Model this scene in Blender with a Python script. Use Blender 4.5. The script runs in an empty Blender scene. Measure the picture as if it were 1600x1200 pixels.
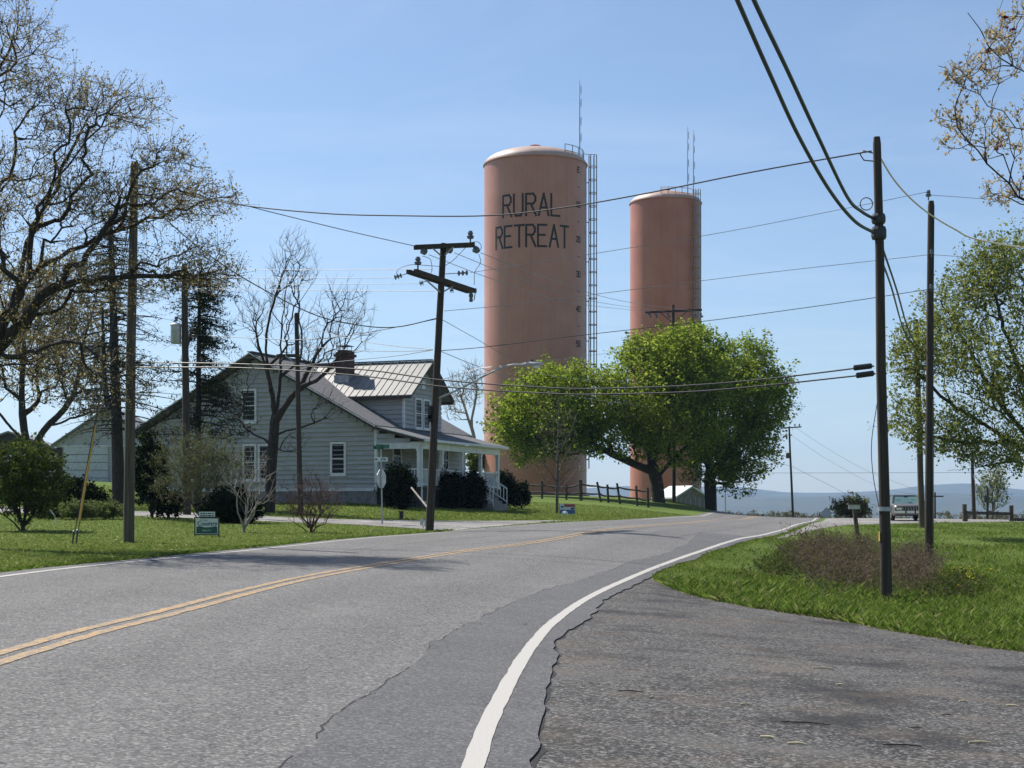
import bpy, math, random
import numpy as np
from math import radians as R, sin, cos, pi
from mathutils import Vector, Matrix
rng = np.random.default_rng(7); random.seed(7)
SC = bpy.context.scene
COL = SC.collection
# ------------------------------------------------------------------ camera, sky, sun, exposure
K = 2.0                                  # depth unit: placements below give depth in units of 2 m
F, YH, CZ = 1256.0*K, 800.0, 1.5          # focal length in photo pixels, eye-level row, eye height
cam = bpy.data.cameras.new('camera'); co = bpy.data.objects.new('camera', cam); COL.objects.link(co)
co.location = (0, 0, CZ); co.rotation_euler = (R(90), 0, 0)
cam.sensor_width = 36; cam.lens = F/1600*36; cam.shift_y = (YH-600)/1600
cam.clip_start = .05; cam.clip_end = 40000
SC.camera = co
SUN_AZ, SUN_EL = -47.0, 49.0            # degrees from straight ahead (left is negative), above the horizon
world = bpy.data.worlds.new('World'); SC.world = world; world.use_nodes = True
wn = world.node_tree.nodes; wl = world.node_tree.links; wn.clear()
sky = wn.new('ShaderNodeTexSky'); sky.sky_type = 'NISHITA'; sky.sun_disc = False
sky.sun_elevation = R(SUN_EL); sky.sun_rotation = R(SUN_AZ)
sky.altitude = 700; sky.air_density = 1.0; sky.dust_density = .9; sky.ozone_density = 3.4
bg = wn.new('ShaderNodeBackground'); bg.inputs[1].default_value = .088
wo = wn.new('ShaderNodeOutputWorld'); 
wtc = wn.new('ShaderNodeTexCoord'); wsx = wn.new('ShaderNodeSeparateXYZ'); wl.new(wtc.outputs['Generated'], wsx.inputs[0])
wz = wn.new('ShaderNodeMath'); wz.operation = 'MAXIMUM'; wz.inputs[1].default_value = .06; wl.new(wsx.outputs[2], wz.inputs[0])
wd = wn.new('ShaderNodeVectorMath'); wd.operation = 'DIVIDE'; wcz = wn.new('ShaderNodeCombineXYZ'); [wl.new(wz.outputs[0], wcz.inputs[q_]) for q_ in range(3)]
wl.new(wtc.outputs['Generated'], wd.inputs[0]); wl.new(wcz.outputs[0], wd.inputs[1])
wmp = wn.new('ShaderNodeMapping'); wmp.inputs['Rotation'].default_value = (0,0,R(35)); wmp.inputs['Scale'].default_value = (.8,1.15,1); wl.new(wd.outputs[0], wmp.inputs[0])
wno = wn.new('ShaderNodeTexNoise'); wno.inputs['Scale'].default_value = 1.1; wno.inputs['Detail'].default_value = 7; wno.inputs['Roughness'].default_value = .6; wno.inputs['Distortion'].default_value = .7; wl.new(wmp.outputs[0], wno.inputs['Vector'])
wra = wn.new('ShaderNodeMapRange'); wra.inputs['From Min'].default_value = .42; wra.inputs['From Max'].default_value = .8; wra.inputs['To Max'].default_value = .13; wl.new(wno.outputs['Fac'], wra.inputs[0])
wmx = wn.new('ShaderNodeMix'); wmx.data_type = 'RGBA'; wmx.inputs[7].default_value = (8.6,8.9,9.3,1); wl.new(wra.outputs[0], wmx.inputs[0]); wl.new(sky.outputs[0], wmx.inputs[6])
wl.new(wmx.outputs[2], bg.inputs[0]); wl.new(bg.outputs[0], wo.inputs[0])
sl = bpy.data.lights.new('sun', 'SUN'); so = bpy.data.objects.new('sun', sl); COL.objects.link(so)
sl.energy = 5.0; sl.angle = R(.53); sl.color = (1, .95, .87)
sd = Vector((sin(R(SUN_AZ))*cos(R(SUN_EL)), cos(R(SUN_AZ))*cos(R(SUN_EL)), sin(R(SUN_EL))))
so.rotation_euler = (-sd).to_track_quat('-Z', 'Y').to_euler(); so.location = (-20, 20, 60)
SC.view_settings.view_transform = 'Standard'; SC.view_settings.look = 'None'
SC.view_settings.exposure = 0.56; SC.view_settings.gamma = 1
SC.cycles.use_denoising = True; SC.cycles.max_bounces = 6; SC.cycles.transparent_max_bounces = 8
SC.cycles.diffuse_bounces = 3; SC.cycles.glossy_bounces = 2; SC.cycles.volume_bounces = 0
SC.cycles.use_adaptive_sampling = False

# ------------------------------------------------------------------ lie of the land
CP = np.array([
(0,0,0),(-5,0,.16),(5,0,-.14),(0,-10,-.2),(-12,0,.35),(12,0,-.4),(-12,-10,.1),(12,-10,-.5),
(-6,10,.48),(0,10,.17),(5,10,-.2),(10,10,-.5),(-15,10,.6),(18,10,-.6),
(-10,18,.70),(-4,18,.62),(1.5,16,.36),(4.5,17,.2),(8,17,-.38),(14,17,-.5),(20,17,-.5),
(-10,20,.72),(-18,22,.85),(-2.6,25.5,.85),(-7,27,1.0),(-14,30,1.25),
(3.3,22.8,.88),(7.1,24.8,.68),(4.0,18.7,.44),(9.4,29.5,.77),(10.6,24.5,.1),(13.5,26,-.16),(20,26,-.1),
(0,30,1.04),(8,34,1.0),(12,34,.9),(18.5,36,.75),(26,36,.6),
(-8,34,1.3),(-7,40,1.88),(-20,42,1.95),(-1,42,1.55),(3,38,1.2),
(12.4,47,1.06),(21,50,1.04),(25,47,1.0),(30,46,.95),
(2,47,1.65),(6.5,51,1.75),(12.6,53,1.2),(6.2,56,2.2),(11,63,2.3),(14.6,66,2.15),(17.8,66,1.2),
(20.6,66,1.1),(28,62,1.0),(2,70,2.9),(-10,62,2.9),(-30,55,3.6),(-30,70,3.8),(12,70,2.5),(-45,40,2.5),(-45,20,1.2),(40,40,.6),(40,20,-.2),(26,85,.2),(10,95,1.2),(-20,95,3.0),(45,70,.3),(60,100,-1.2)], float)
def _k(r2): return .5*r2*np.log(np.maximum(r2, 1e-9))
def _fit():
    P = CP[:,:2]/20; n = len(P); d = ((P[:,None]-P[None])**2).sum(-1)
    A = np.zeros((n+3,n+3)); A[:n,:n] = _k(d)+np.eye(n)*.004
    A[:n,n] = 1; A[:n,n+1:] = P; A[n,:n] = 1; A[n+1:,:n] = P.T
    b = np.zeros(n+3); b[:n] = CP[:,2]; return np.linalg.solve(A, b)
TPS = _fit()
def G(x, y):
    x = np.asarray(x, float); y = np.asarray(y, float); sh = np.broadcast(x, y).shape; y = y/K
    x, y = [np.broadcast_to(a, sh).ravel() for a in (x, y)]
    cx = np.clip(x,-80,80); cy = np.clip(y,-30,130); z = np.empty(len(x)); P = CP[:,:2]/20; n = len(P)
    for i in range(0, len(x), 20000):
        q = np.stack([cx[i:i+20000], cy[i:i+20000]], 1)/20
        z[i:i+20000] = _k(((q[:,None]-P[None])**2).sum(-1))@TPS[:n]+TPS[n]+q@TPS[n+1:]
    r = np.hypot(x, y-30); w = np.clip((r-45)/75,0,1); w = w*w*(3-2*w)
    far = -26*np.clip((r-60)/400,0,1)+.8
    return (z*(1-w)+far*w).reshape(sh)
def g(x, y): return float(G(x, y))
def U(px, py):
    "photo pixel -> point on the ground"
    dx = (px-800)/F; dz = (YH-py)/F; lo, hi = 1.5*K, 110*K
    for n in (140, 24, 24):
        t = np.linspace(lo, hi, n); e = CZ+dz*t-G(dx*t, t); k = int(np.argmax(e<0)) if (e<0).any() else n-1
        lo, hi = t[max(k-1,0)], t[k]
    return Vector((dx*hi, hi, CZ+dz*hi))
def P(px, py, d): d = d*K; return Vector(((px-800)/F*d, d, CZ+(YH-py)/F*d))
def ground_at(px, d): d = d*K; x = (px-800)/F*d; return Vector((x, d, g(x, d)))

# ------------------------------------------------------------------ materials
def nodes(name):
    m = bpy.data.materials.new(name); m.use_nodes = True; nt = m.node_tree; nt.nodes.clear()
    out = nt.nodes.new('ShaderNodeOutputMaterial'); return m, nt, out
def lin(c): return tuple(c)+(1,) if len(c)==3 else c
def ramp(nt, src, stops):
    r = nt.nodes.new('ShaderNodeValToRGB'); e = r.color_ramp.elements
    while len(e) < len(stops): e.new(.5)
    for k,(p,c) in enumerate(stops): e[k].position = p; e[k].color = lin(c)
    nt.links.new(src, r.inputs[0]); return r.outputs[0]
def noise(nt, scale, detail=4, rough=.55, vec=None, stretch=None):
    n = nt.nodes.new('ShaderNodeTexNoise'); n.inputs['Scale'].default_value = scale
    n.inputs['Detail'].default_value = detail; n.inputs['Roughness'].default_value = rough
    if vec is None:
        vec = nt.nodes.new('ShaderNodeTexCoord').outputs['Object']
    if stretch:
        mp = nt.nodes.new('ShaderNodeMapping'); mp.inputs['Scale'].default_value = stretch
        nt.links.new(vec, mp.inputs[0]); vec = mp.outputs[0]
    nt.links.new(vec, n.inputs['Vector']); return n.outputs['Fac']
def mix(nt, fac, a, b, mode='MIX'):
    m = nt.nodes.new('ShaderNodeMix'); m.data_type = 'RGBA'; m.blend_type = mode
    if isinstance(fac,(int,float)): m.inputs[0].default_value = fac
    else: nt.links.new(fac, m.inputs[0])
    for v,i in ((a,6),(b,7)):
        if isinstance(v,(tuple,list)): m.inputs[i].default_value = lin(v)
        else: nt.links.new(v, m.inputs[i])
    return m.outputs[2]
def princ(nt, out, col, rough=.7, bump=None, bd=.02, bs=.6, metal=0, spec=None):
    b = nt.nodes.new('ShaderNodeBsdfPrincipled')
    if isinstance(col,(tuple,list)): b.inputs['Base Color'].default_value = lin(col)
    else: nt.links.new(col, b.inputs['Base Color'])
    if isinstance(rough,(int,float)): b.inputs['Roughness'].default_value = rough
    else: nt.links.new(rough, b.inputs['Roughness'])
    b.inputs['Metallic'].default_value = metal
    if spec is not None: b.inputs['Specular IOR Level'].default_value = spec
    if bump is not None:
        bn = nt.nodes.new('ShaderNodeBump'); bn.inputs['Distance'].default_value = bd; bn.inputs['Strength'].default_value = bs
        nt.links.new(bump, bn.inputs['Height']); nt.links.new(bn.outputs[0], b.inputs['Normal'])
    nt.links.new(b.outputs[0], out.inputs[0]); return b
def pm(name, c1, c2, scale=6, rough=.7, bd=.0, metal=0, stretch=None, detail=5, spec=None, lo=.3, hi=.7):
    m, nt, out = nodes(name); n = noise(nt, scale, detail, .6, stretch=stretch)
    c = ramp(nt, n, [(lo,c1),(hi,c2)])
    princ(nt, out, c, rough, n if bd else None, bd or .01, .8, metal, spec); return m
def leafmat(name, c1, c2, c3=None, trans=.45, straw=None):
    m, nt, out = nodes(name); ge = nt.nodes.new('ShaderNodeNewGeometry')
    st = [(0,c1),(1,c2)] if c3 is None else [(0,c1),(.6,c2),(1,c3)]
    if straw: st = [(0,c1),(.5,c2),(.84,c3),(.9,straw),(1,straw)]
    c = ramp(nt, ge.outputs['Random Per Island'], st)
    big = noise(nt, .6, 3); c = mix(nt, ramp(nt, big, [(.35,(0,0,0)),(.65,(.35,.35,.35))]), c, tuple(v*.75 for v in c1))
    d = nt.nodes.new('ShaderNodeBsdfDiffuse'); t = nt.nodes.new('ShaderNodeBsdfTranslucent'); mx = nt.nodes.new('ShaderNodeMixShader')
    mx.inputs[0].default_value = trans
    nt.links.new(c, d.inputs[0]); nt.links.new(c, t.inputs[0]); nt.links.new(d.outputs[0], mx.inputs[1]); nt.links.new(t.outputs[0], mx.inputs[2])
    nt.links.new(mx.outputs[0], out.inputs[0]); return m
M = {}
M['bark'] = pm('bark', (.016,.012,.009), (.05,.039,.03), 14, .9, .03, stretch=(1,1,.25))
M['bark_grey'] = pm('bark_grey', (.06,.05,.042), (.16,.14,.12), 14, .9, .02, stretch=(1,1,.25))
M['bark_pale'] = pm('bark_pale', (.16,.14,.12), (.34,.3,.27), 10, .9, .01)
M['pole'] = pm('weathered_pole', (.022,.016,.012), (.075,.056,.042), 9, .9, .012, stretch=(3,3,.12))
M['pole_grey'] = pm('grey_pole', (.045,.036,.028), (.14,.113,.09), 9, .9, .012, stretch=(3,3,.12))
M['wire'] = pm('wire_sheath', (.012,.012,.014), (.03,.03,.034), 3, .5)
M['wire_alu'] = pm('bare_wire', (.10,.10,.11), (.22,.22,.23), 3, .45, metal=.3)
M['wire_pale'] = pm('pale_twisted_wire', (.8,.62,.55), (.95,.8,.74), 14, .6)
M['cable_teal'] = pm('cable_teal', (.012,.011,.014), (.03,.027,.033), 5, .5)
M['galv'] = pm('galvanised', (.28,.29,.3), (.5,.51,.52), 5, .45, metal=.5)
M['darkmetal'] = pm('dark_metal', (.02,.02,.022), (.06,.06,.065), 6, .5, metal=.3)
M['porcelain'] = pm('porcelain', (.05,.06,.08), (.16,.18,.22), 4, .2)
M['white_paint'] = pm('white_paint', (.62,.63,.63), (.82,.82,.81), 3, .55)
M['siding'] = pm('siding', (.34,.338,.328), (.45,.447,.435), 1.4, .6, stretch=(1,1,5))
M['shingle'] = pm('shingle', (.06,.06,.065), (.17,.17,.175), 6, .9, .012, stretch=(1,1,4))
M['tin'] = pm('tin_roof', (.15,.145,.135), (.24,.235,.22), 2.5, .55)
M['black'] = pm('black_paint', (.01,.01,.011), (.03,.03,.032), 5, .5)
M['glass'] = pm('window_glass', (.006,.007,.009), (.025,.028,.034), .9, .12, spec=.12)
M['concrete'] = pm('foundation', (.14,.13,.12), (.3,.28,.26), 5, .9, .01)
M['weather_wood'] = pm('weathered_wood', (.03,.024,.018), (.1,.08,.062), 8, .9, .01, stretch=(1,1,.3))
M['yellow_guard'] = pm('yellow_guard', (.5,.27,.05), (.68,.4,.1), 6, .6)
M['tyre'] = pm('tyre', (.01,.01,.01), (.025,.025,.025), 9, .85)
M['lettering'] = pm('lettering', (.012,.011,.011), (.035,.03,.03), 4, .6)
M['car_paint'] = pm('car_paint', (.13,.12,.108), (.18,.168,.15), 2, .3, metal=.35)
M['chrome'] = pm('chrome', (.5,.5,.5), (.7,.7,.7), 2, .2, metal=.8)
M['car_glass'] = pm('car_glass', (.09,.17,.17), (.15,.24,.235), .5, .08)
M['sign_white'] = pm('sign_white', (.55,.62,.62), (.7,.74,.74), 4, .5)
M['sign_green'] = pm('sign_green', (.01,.08,.05), (.02,.12,.075), 4, .5)
M['sign_blue'] = pm('sign_blue', (.05,.1,.3), (.09,.16,.4), 4, .5)
M['sign_red'] = pm('sign_red', (.3,.03,.04), (.42,.06,.07), 4, .5)
M['plate_grey'] = pm('plate_grey', (.4,.42,.43), (.58,.6,.6), 6, .45, metal=.3)
M['twig'] = pm('brown_twig', (.065,.043,.03), (.19,.135,.095), 12, .9)
M['twig_red'] = pm('red_twig', (.055,.028,.024), (.14,.085,.07), 12, .9)
M['straw'] = pm('straw', (.42,.34,.2), (.62,.54,.36), 12, .8)
M['leaf_maple'] = leafmat('leaf_maple', (.11,.165,.015), (.25,.335,.034), (.43,.49,.085), .58)
M['leaf_olive'] = leafmat('leaf_olive', (.10,.125,.028), (.22,.255,.055), (.37,.39,.12), .52)
M['leaf_bud'] = leafmat('leaf_bud', (.2,.155,.06), (.36,.29,.12), (.5,.43,.24), .45)
M['leaf_oak'] = leafmat('leaf_oak', (.3,.22,.11), (.46,.37,.2), (.58,.5,.33), .5)
M['leaf_red'] = leafmat('leaf_red', (.12,.01,.015), (.2,.03,.03), None, .4)
M['leaf_shrub'] = leafmat('leaf_shrub', (.03,.05,.012), (.09,.125,.03), (.16,.19,.045), .35)
M['leaf_grey'] = leafmat('leaf_grey', (.07,.085,.035), (.16,.175,.085), (.24,.25,.14), .35)
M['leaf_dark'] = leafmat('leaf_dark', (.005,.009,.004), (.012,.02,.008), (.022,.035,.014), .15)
M['needle'] = leafmat('needle', (.012,.02,.01), (.03,.045,.02), (.06,.075,.03), .25)
M['leaf_ivy'] = leafmat('leaf_ivy', (.08,.11,.03), (.17,.21,.07), (.27,.3,.13), .35)
M['leaf_far'] = leafmat('leaf_far', (.07,.055,.03), (.15,.13,.06), (.2,.2,.07), .3)
M['grass'] = leafmat('grass_blades', (.065,.112,.018), (.14,.218,.034), (.245,.315,.068), .45, (.3,.29,.12))
M['grass_lawn'] = leafmat('lawn_blades', (.11,.162,.03), (.19,.256,.05), (.3,.342,.1), .4, (.36,.34,.15))
M['dandelion'] = leafmat('dandelion', (.6,.45,.05), (.7,.68,.55), None, .2)
M['mustard'] = leafmat('mustard', (.45,.36,.02), (.6,.5,.04), None, .3)

def mat_tank(name, hue):
    m, nt, out = nodes(name); tc = nt.nodes.new('ShaderNodeTexCoord').outputs['Object']
    n1 = noise(nt, .35, 5, .6, tc); n2 = noise(nt, 1.3, 6, .65, tc, (3,3,.12)); n3 = noise(nt, 9, 4, .6, tc)
    c = ramp(nt, n1, [(.3,hue[0]),(.7,hue[1])])
    c = mix(nt, ramp(nt, n2, [(.5,(0,0,0)),(.85,(.4,.4,.4))]), c, (.22,.085,.058))
    c = mix(nt, ramp(nt, n3, [(.66,(0,0,0)),(.72,(.25,.25,.25))]), c, (.42,.28,.22))
    sp = nt.nodes.new('ShaderNodeSeparateXYZ'); nt.links.new(tc, sp.inputs[0])
    a = nt.nodes.new('ShaderNodeMath'); a.operation = 'PINGPONG'; a.inputs[1].default_value = 1.22; nt.links.new(sp.outputs[2], a.inputs[0])
    b = nt.nodes.new('ShaderNodeMath'); b.operation = 'LESS_THAN'; b.inputs[1].default_value = .02; nt.links.new(a.outputs[0], b.inputs[0])
    princ(nt, out, c, .38, b.outputs[0], .02, .35, 0, .6); return m
M['tank'] = mat_tank('tank_paint', ((.43,.172,.108),(.53,.235,.155)))
M['tank_b'] = mat_tank('tank_paint_redder', ((.41,.135,.077),(.5,.19,.11)))
M['tank_roof'] = pm('tank_roof_paint', (.42,.29,.24), (.52,.38,.32), 1.2, .5)
M['tank_red'] = pm('red_primer', (.28,.07,.05), (.36,.11,.08), 3, .6)
M['cage_rust'] = pm('rusty_hoop', (.42,.19,.08), (.62,.34,.17), 3, .7)
M['cage_grey'] = pm('cage_steel', (.13,.14,.16), (.26,.28,.31), 3, .5, metal=.3)

def mat_asphalt(name, base, light, stones, sc=70, brown=.0, tracks=False, grain=.45):
    m, nt, out = nodes(name); tc = nt.nodes.new('ShaderNodeTexCoord').outputs['Object']
    big = noise(nt, .35, 5, .6, tc); mid = noise(nt, 2.2, 5, .65, tc); fine = noise(nt, sc, 3, .7, tc)
    vo = nt.nodes.new('ShaderNodeTexVoronoi'); vo.inputs['Scale'].default_value = sc*.8; nt.links.new(tc, vo.inputs['Vector'])
    c = ramp(nt, big, [(.32,base),(.68,light)])
    if tracks:      # wheel tracks and the oily strip between them, along the lanes
        at = nt.nodes.new('ShaderNodeAttribute'); at.attribute_name = 'across'; wob = nt.nodes.new('ShaderNodeMath'); wob.operation = 'MULTIPLY_ADD'; wob.inputs[1].default_value = .07; nt.links.new(noise(nt,.5,4,.6,tc), wob.inputs[0]); nt.links.new(at.outputs['Fac'], wob.inputs[2])
        tr = ramp(nt, wob.outputs[0], [(.0,(.35,.35,.35)),(.11,(.1,.1,.1)),(.19,(.5,.5,.5)),(.29,(.12,.12,.12)),(.37,(.5,.5,.5)),(.47,(.0,.0,.0)),(.55,(.0,.0,.0)),(.62,(.55,.55,.55)),(.71,(.12,.12,.12)),(.8,(.55,.55,.55)),(.92,(.1,.1,.1))])
        c = mix(nt, tr, c, tuple(v*.62 for v in base))
    c = mix(nt, ramp(nt, mid, [(.35,(.45,.45,.45)),(.65,(0,0,0))]), c, tuple(v*.72 for v in base))
    cc = nt.nodes.new('ShaderNodeSeparateColor'); nt.links.new(vo.outputs['Color'], cc.inputs[0])
    vo2 = noise(nt, 22, 4, .75, tc); c = mix(nt, ramp(nt, vo2, [(.38,(grain,)*3),(.5,(0,0,0))]), c, tuple(v*.6 for v in base)); c = mix(nt, ramp(nt, vo2, [(.52,(0,0,0)),(.68,(grain*.8,)*3)]), c, tuple(min(.5,v*1.45) for v in light))
    c = mix(nt, ramp(nt, cc.outputs[0], [(.55,(0,0,0)),(1,(stones,)*3)]), c, (.42,.40,.37))
    c = mix(nt, ramp(nt, cc.outputs[1], [(.6,(0,0,0)),(1,(stones*1.2,)*3)]), c, (.02,.02,.022))
    if brown: bl = noise(nt,.55,6,.65,tc); c = mix(nt, ramp(nt, bl, [(.36,(.75,.75,.75)),(.48,(0,0,0))]), c, tuple(v*.55 for v in base)); c = mix(nt, ramp(nt, bl, [(.52,(0,0,0)),(.66,(.6,.6,.6))]), c, tuple(v*1.5 for v in light))
    if brown: c = mix(nt, ramp(nt, noise(nt,.9,5,.6,tc), [(.5,(0,0,0)),(.75,(brown,)*3)]), c, (.16,.12,.085))
    princ(nt, out, c, .85, fine, .012, .9, 0, .25); return m
M['asphalt'] = mat_asphalt('road_asphalt', (.125,.123,.121), (.185,.182,.178), .5, 60, 0, True)
M['asphalt_new'] = mat_asphalt('patch_asphalt', (.092,.092,.096), (.122,.122,.126), .32, 75)
M['gravel'] = mat_asphalt('driveway_gravel', (.03,.029,.029), (.078,.075,.072), .55, 60, .5, False, .7)
M['lane'] = mat_asphalt('lane_gravel', (.2,.19,.18), (.3,.285,.27), .7, 50, .3)
M['crack'] = pm('crack_tar', (.004,.004,.004), (.014,.013,.013), 9, .9)
def mat_paint(name, c, wear, under):
    m, nt, out = nodes(name); tc = nt.nodes.new('ShaderNodeTexCoord').outputs['Object']
    n = noise(nt, 9, 8, .75, tc); f = noise(nt, 60, 3, .7, tc); mm = nt.nodes.new('ShaderNodeMath'); mm.operation = 'ADD'
    nt.links.new(n, mm.inputs[0]); nt.links.new(f, mm.inputs[1])
    c2 = mix(nt, ramp(nt, mm.outputs[0], [(wear,(0,0,0)),(wear+.07,(1,1,1))]), c, under)
    princ(nt, out, c2, .75, f, .008, .7); return m
M['paint_white'] = mat_paint('line_white_worn', (.42,.40,.365), 1.06, (.15,.148,.146))
M['paint_yellow'] = mat_paint('line_yellow_worn', (.44,.265,.095), .99, (.15,.14,.125))
def mat_ground():
    m, nt, out = nodes('lawn_ground'); tc = nt.nodes.new('ShaderNodeTexCoord').outputs['Object']
    n1 = noise(nt,.25,5,.6,tc); n2 = noise(nt,1.7,6,.65,tc); n3 = noise(nt,26,4,.7,tc)
    c = ramp(nt, n1, [(.3,(.09,.15,.028)),(.7,(.15,.205,.042))])
    c = mix(nt, ramp(nt, n2, [(.52,(0,0,0)),(.75,(.6,.6,.6))]), c, (.2,.195,.08))
    c = mix(nt, ramp(nt, n3, [(.35,(.7,.7,.7)),(.6,(0,0,0))]), c, (.045,.075,.015))
    princ(nt, out, c, .95, n3, .03, .8, 0, .1); return m
M['ground'] = mat_ground()
M['hill'] = pm('wooded_hill', (.02,.03,.018), (.05,.06,.035), .004, .95)

# ------------------------------------------------------------------ mesh helpers
def link(name, me, mat, parent=None):
    o = bpy.data.objects.new(name, me); COL.objects.link(o)
    if mat is not None and not me.materials: me.materials.append(M[mat] if isinstance(mat,str) else mat)
    if parent is not None: o.parent = parent
    return o
def npmesh(name, V, Fc, mat, parent=None, base=None, smooth=False):
    V = np.asarray(V, np.float32); Fc = np.asarray(Fc, np.int32)
    off = base if base is not None else (parent_loc(parent) if parent is not None else (0,0,0))
    V = V-np.array(off, np.float32)
    me = bpy.data.meshes.new(name); n, k = Fc.shape
    me.vertices.add(len(V)); me.vertices.foreach_set('co', V.ravel())
    me.loops.add(n*k); me.loops.foreach_set('vertex_index', Fc.ravel())
    me.polygons.add(n); me.polygons.foreach_set('loop_start', np.arange(0, n*k, k, dtype=np.int32)); me.polygons.foreach_set('loop_total', np.full(n, k, np.int32))
    if smooth: me.polygons.foreach_set('use_smooth', np.ones(n, bool))
    me.update(calc_edges=True)
    o = link(name, me, mat, parent)
    if parent is None and base is not None: o.location = base
    return o
class MB:
    "collects shapes in world coordinates and links them as one mesh object"
    def __init__(s): s.v = []; s.f = []
    def add(s, vs, fs):
        n = len(s.v); s.v += [tuple(v) for v in vs]; s.f += [tuple(i+n for i in q) for q in fs]; return s
    def hexa(s, c):     # 8 corners: bottom ring then top ring
        return s.add(c, [(3,2,1,0),(4,5,6,7),(0,1,5,4),(1,2,6,5),(2,3,7,6),(3,0,4,7)])
    def box(s, lo, hi):
        x0,y0,z0 = lo; x1,y1,z1 = hi
        return s.hexa([(x0,y0,z0),(x1,y0,z0),(x1,y1,z0),(x0,y1,z0),(x0,y0,z1),(x1,y0,z1),(x1,y1,z1),(x0,y1,z1)])
    def bar(s, a, b, w, h=None, up=(0,0,1)):
        a = Vector(a); b = Vector(b); h = h or w; d = (b-a).normalized(); sx = d.cross(Vector(up))
        if sx.length < 1e-3: sx = d.cross(Vector((0,1,0)))
        sx = sx.normalized()*w/2; sy = sx.cross(d).normalized()*h/2
        return s.hexa([a-sx-sy,a+sx-sy,b+sx-sy,b-sx-sy,a-sx+sy,a+sx+sy,b+sx+sy,b-sx+sy])
    def tube(s, pts, r, n=6, cap=True):
        pts = [Vector(p) for p in pts]; rs = r if isinstance(r,(list,tuple)) else [r]*len(pts); rings = []; N = len(s.v)
        u0 = None
        for i,p in enumerate(pts):
            d = (pts[min(i+1,len(pts)-1)]-pts[max(i-1,0)]).normalized()
            u = (Vector((0,0,1)) if abs(d.z) < .9 else Vector((0,1,0))) if u0 is None else u0
            u = (u-d*u.dot(d)).normalized(); u0 = u; w = d.cross(u)
            for k in range(n): a = 2*pi*k/n; s.v.append(tuple(p+(u*cos(a)+w*sin(a))*rs[i]))
        for i in range(len(pts)-1):
            for k in range(n): s.f.append((N+i*n+k, N+i*n+(k+1)%n, N+(i+1)*n+(k+1)%n, N+(i+1)*n+k))
        if cap: s.f.append(tuple(N+k for k in reversed(range(n)))); s.f.append(tuple(N+(len(pts)-1)*n+k for k in range(n)))
        return s
    def lathe(s, c, prof, n=16):
        N = len(s.v); c = Vector(c)
        for r,z in prof:
            for k in range(n): s.v.append((c.x+r*cos(2*pi*k/n), c.y+r*sin(2*pi*k/n), c.z+z))
        for i in range(len(prof)-1):
            for k in range(n): s.f.append((N+i*n+k, N+i*n+(k+1)%n, N+(i+1)*n+(k+1)%n, N+(i+1)*n+k))
        s.f.append(tuple(N+k for k in reversed(range(n)))); s.f.append(tuple(N+(len(prof)-1)*n+k for k in range(n))); return s
    def build(s, name, mat, parent=None, base=None, smooth=False):
        off = Vector(base) if base is not None else (parent_loc(parent) if parent is not None else Vector((0,0,0)))
        me = bpy.data.meshes.new(name); me.from_pydata([tuple(Vector(v)-off) for v in s.v], [], s.f); me.update()
        if smooth:
            for p in me.polygons: p.use_smooth = True
            me.set_sharp_from_angle(angle=R(40))
        o = link(name, me, mat, parent)
        if parent is None and base is not None: o.location = base
        return o
def parent_loc(p):
    l = Vector(p.location)
    while p.parent is not None: p = p.parent; l += p.location
    return l
def tag(o, label, cat, group=None):
    o['label'] = label; o['category'] = cat
    if group: o['group'] = group
    return o
def thing(name, label, cat, loc, group=None):
    o = bpy.data.objects.new(name, None); COL.objects.link(o); o.location = loc; o.empty_display_size = .2
    return tag(o, label, cat, group)
def structure(o): o['kind'] = 'structure'; return o
def stuff(o): o['kind'] = 'stuff'; return o
def smoothline(pts, n=8):
    pts = [Vector(p) for p in pts]; out = []
    q = [pts[0]*2-pts[1]]+pts+[pts[-1]*2-pts[-2]]
    for i in range(1, len(q)-2):
        for k in range(n):
            t = k/n; a,b,c,d = q[i-1],q[i],q[i+1],q[i+2]
            out.append(.5*((2*b)+(c-a)*t+(2*a-5*b+4*c-d)*t*t+(3*b-a-3*c+d)*t**3))
    return out+[pts[-1]]
def resample(pts, n):
    A = np.array([tuple(p)[:2] for p in pts], float); s = np.r_[0, np.cumsum(np.hypot(*np.diff(A,axis=0).T))]
    t = np.linspace(0, s[-1], n); return np.stack([np.interp(t,s,A[:,0]), np.interp(t,s,A[:,1])], 1)
def sheet(name, A, B, m, dz, mat, parent=None):
    "ground-hugging sheet between two world lines of equal length"
    n = len(A); t = np.linspace(0,1,m)[None,:,None]; Q = A[:,None]*(1-t)+B[:,None]*t
    V = np.concatenate([Q, (G(Q[...,0],Q[...,1])+dz)[...,None]], -1).reshape(-1,3)
    i = np.arange(n-1)[:,None]*m+np.arange(m-1)[None]; i = i.ravel()
    o = npmesh(name, V, np.stack([i, i+1, i+m+1, i+m],1), mat, parent)
    me = o.data; at = me.attributes.new('across','FLOAT','POINT'); at.data.foreach_set('value', np.tile(np.linspace(0,1,m),n).astype(np.float32))
    if me.polygons[0].normal.z < 0: me.flip_normals()
    return o
def strip(name, L, w, dz, mat, parent=None, wob=0):
    A = np.asarray(L); T = np.gradient(A, axis=0); T /= np.linalg.norm(T,axis=1)[:,None]; N = np.stack([-T[:,1],T[:,0]],1)
    j = rng.normal(0,wob,(len(A),2)) if wob else np.zeros((len(A),2))
    return sheet(name, A+N*(w/2+j[:,:1]), A-N*(w/2+j[:,1:]), 3, dz, mat, parent)
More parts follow.
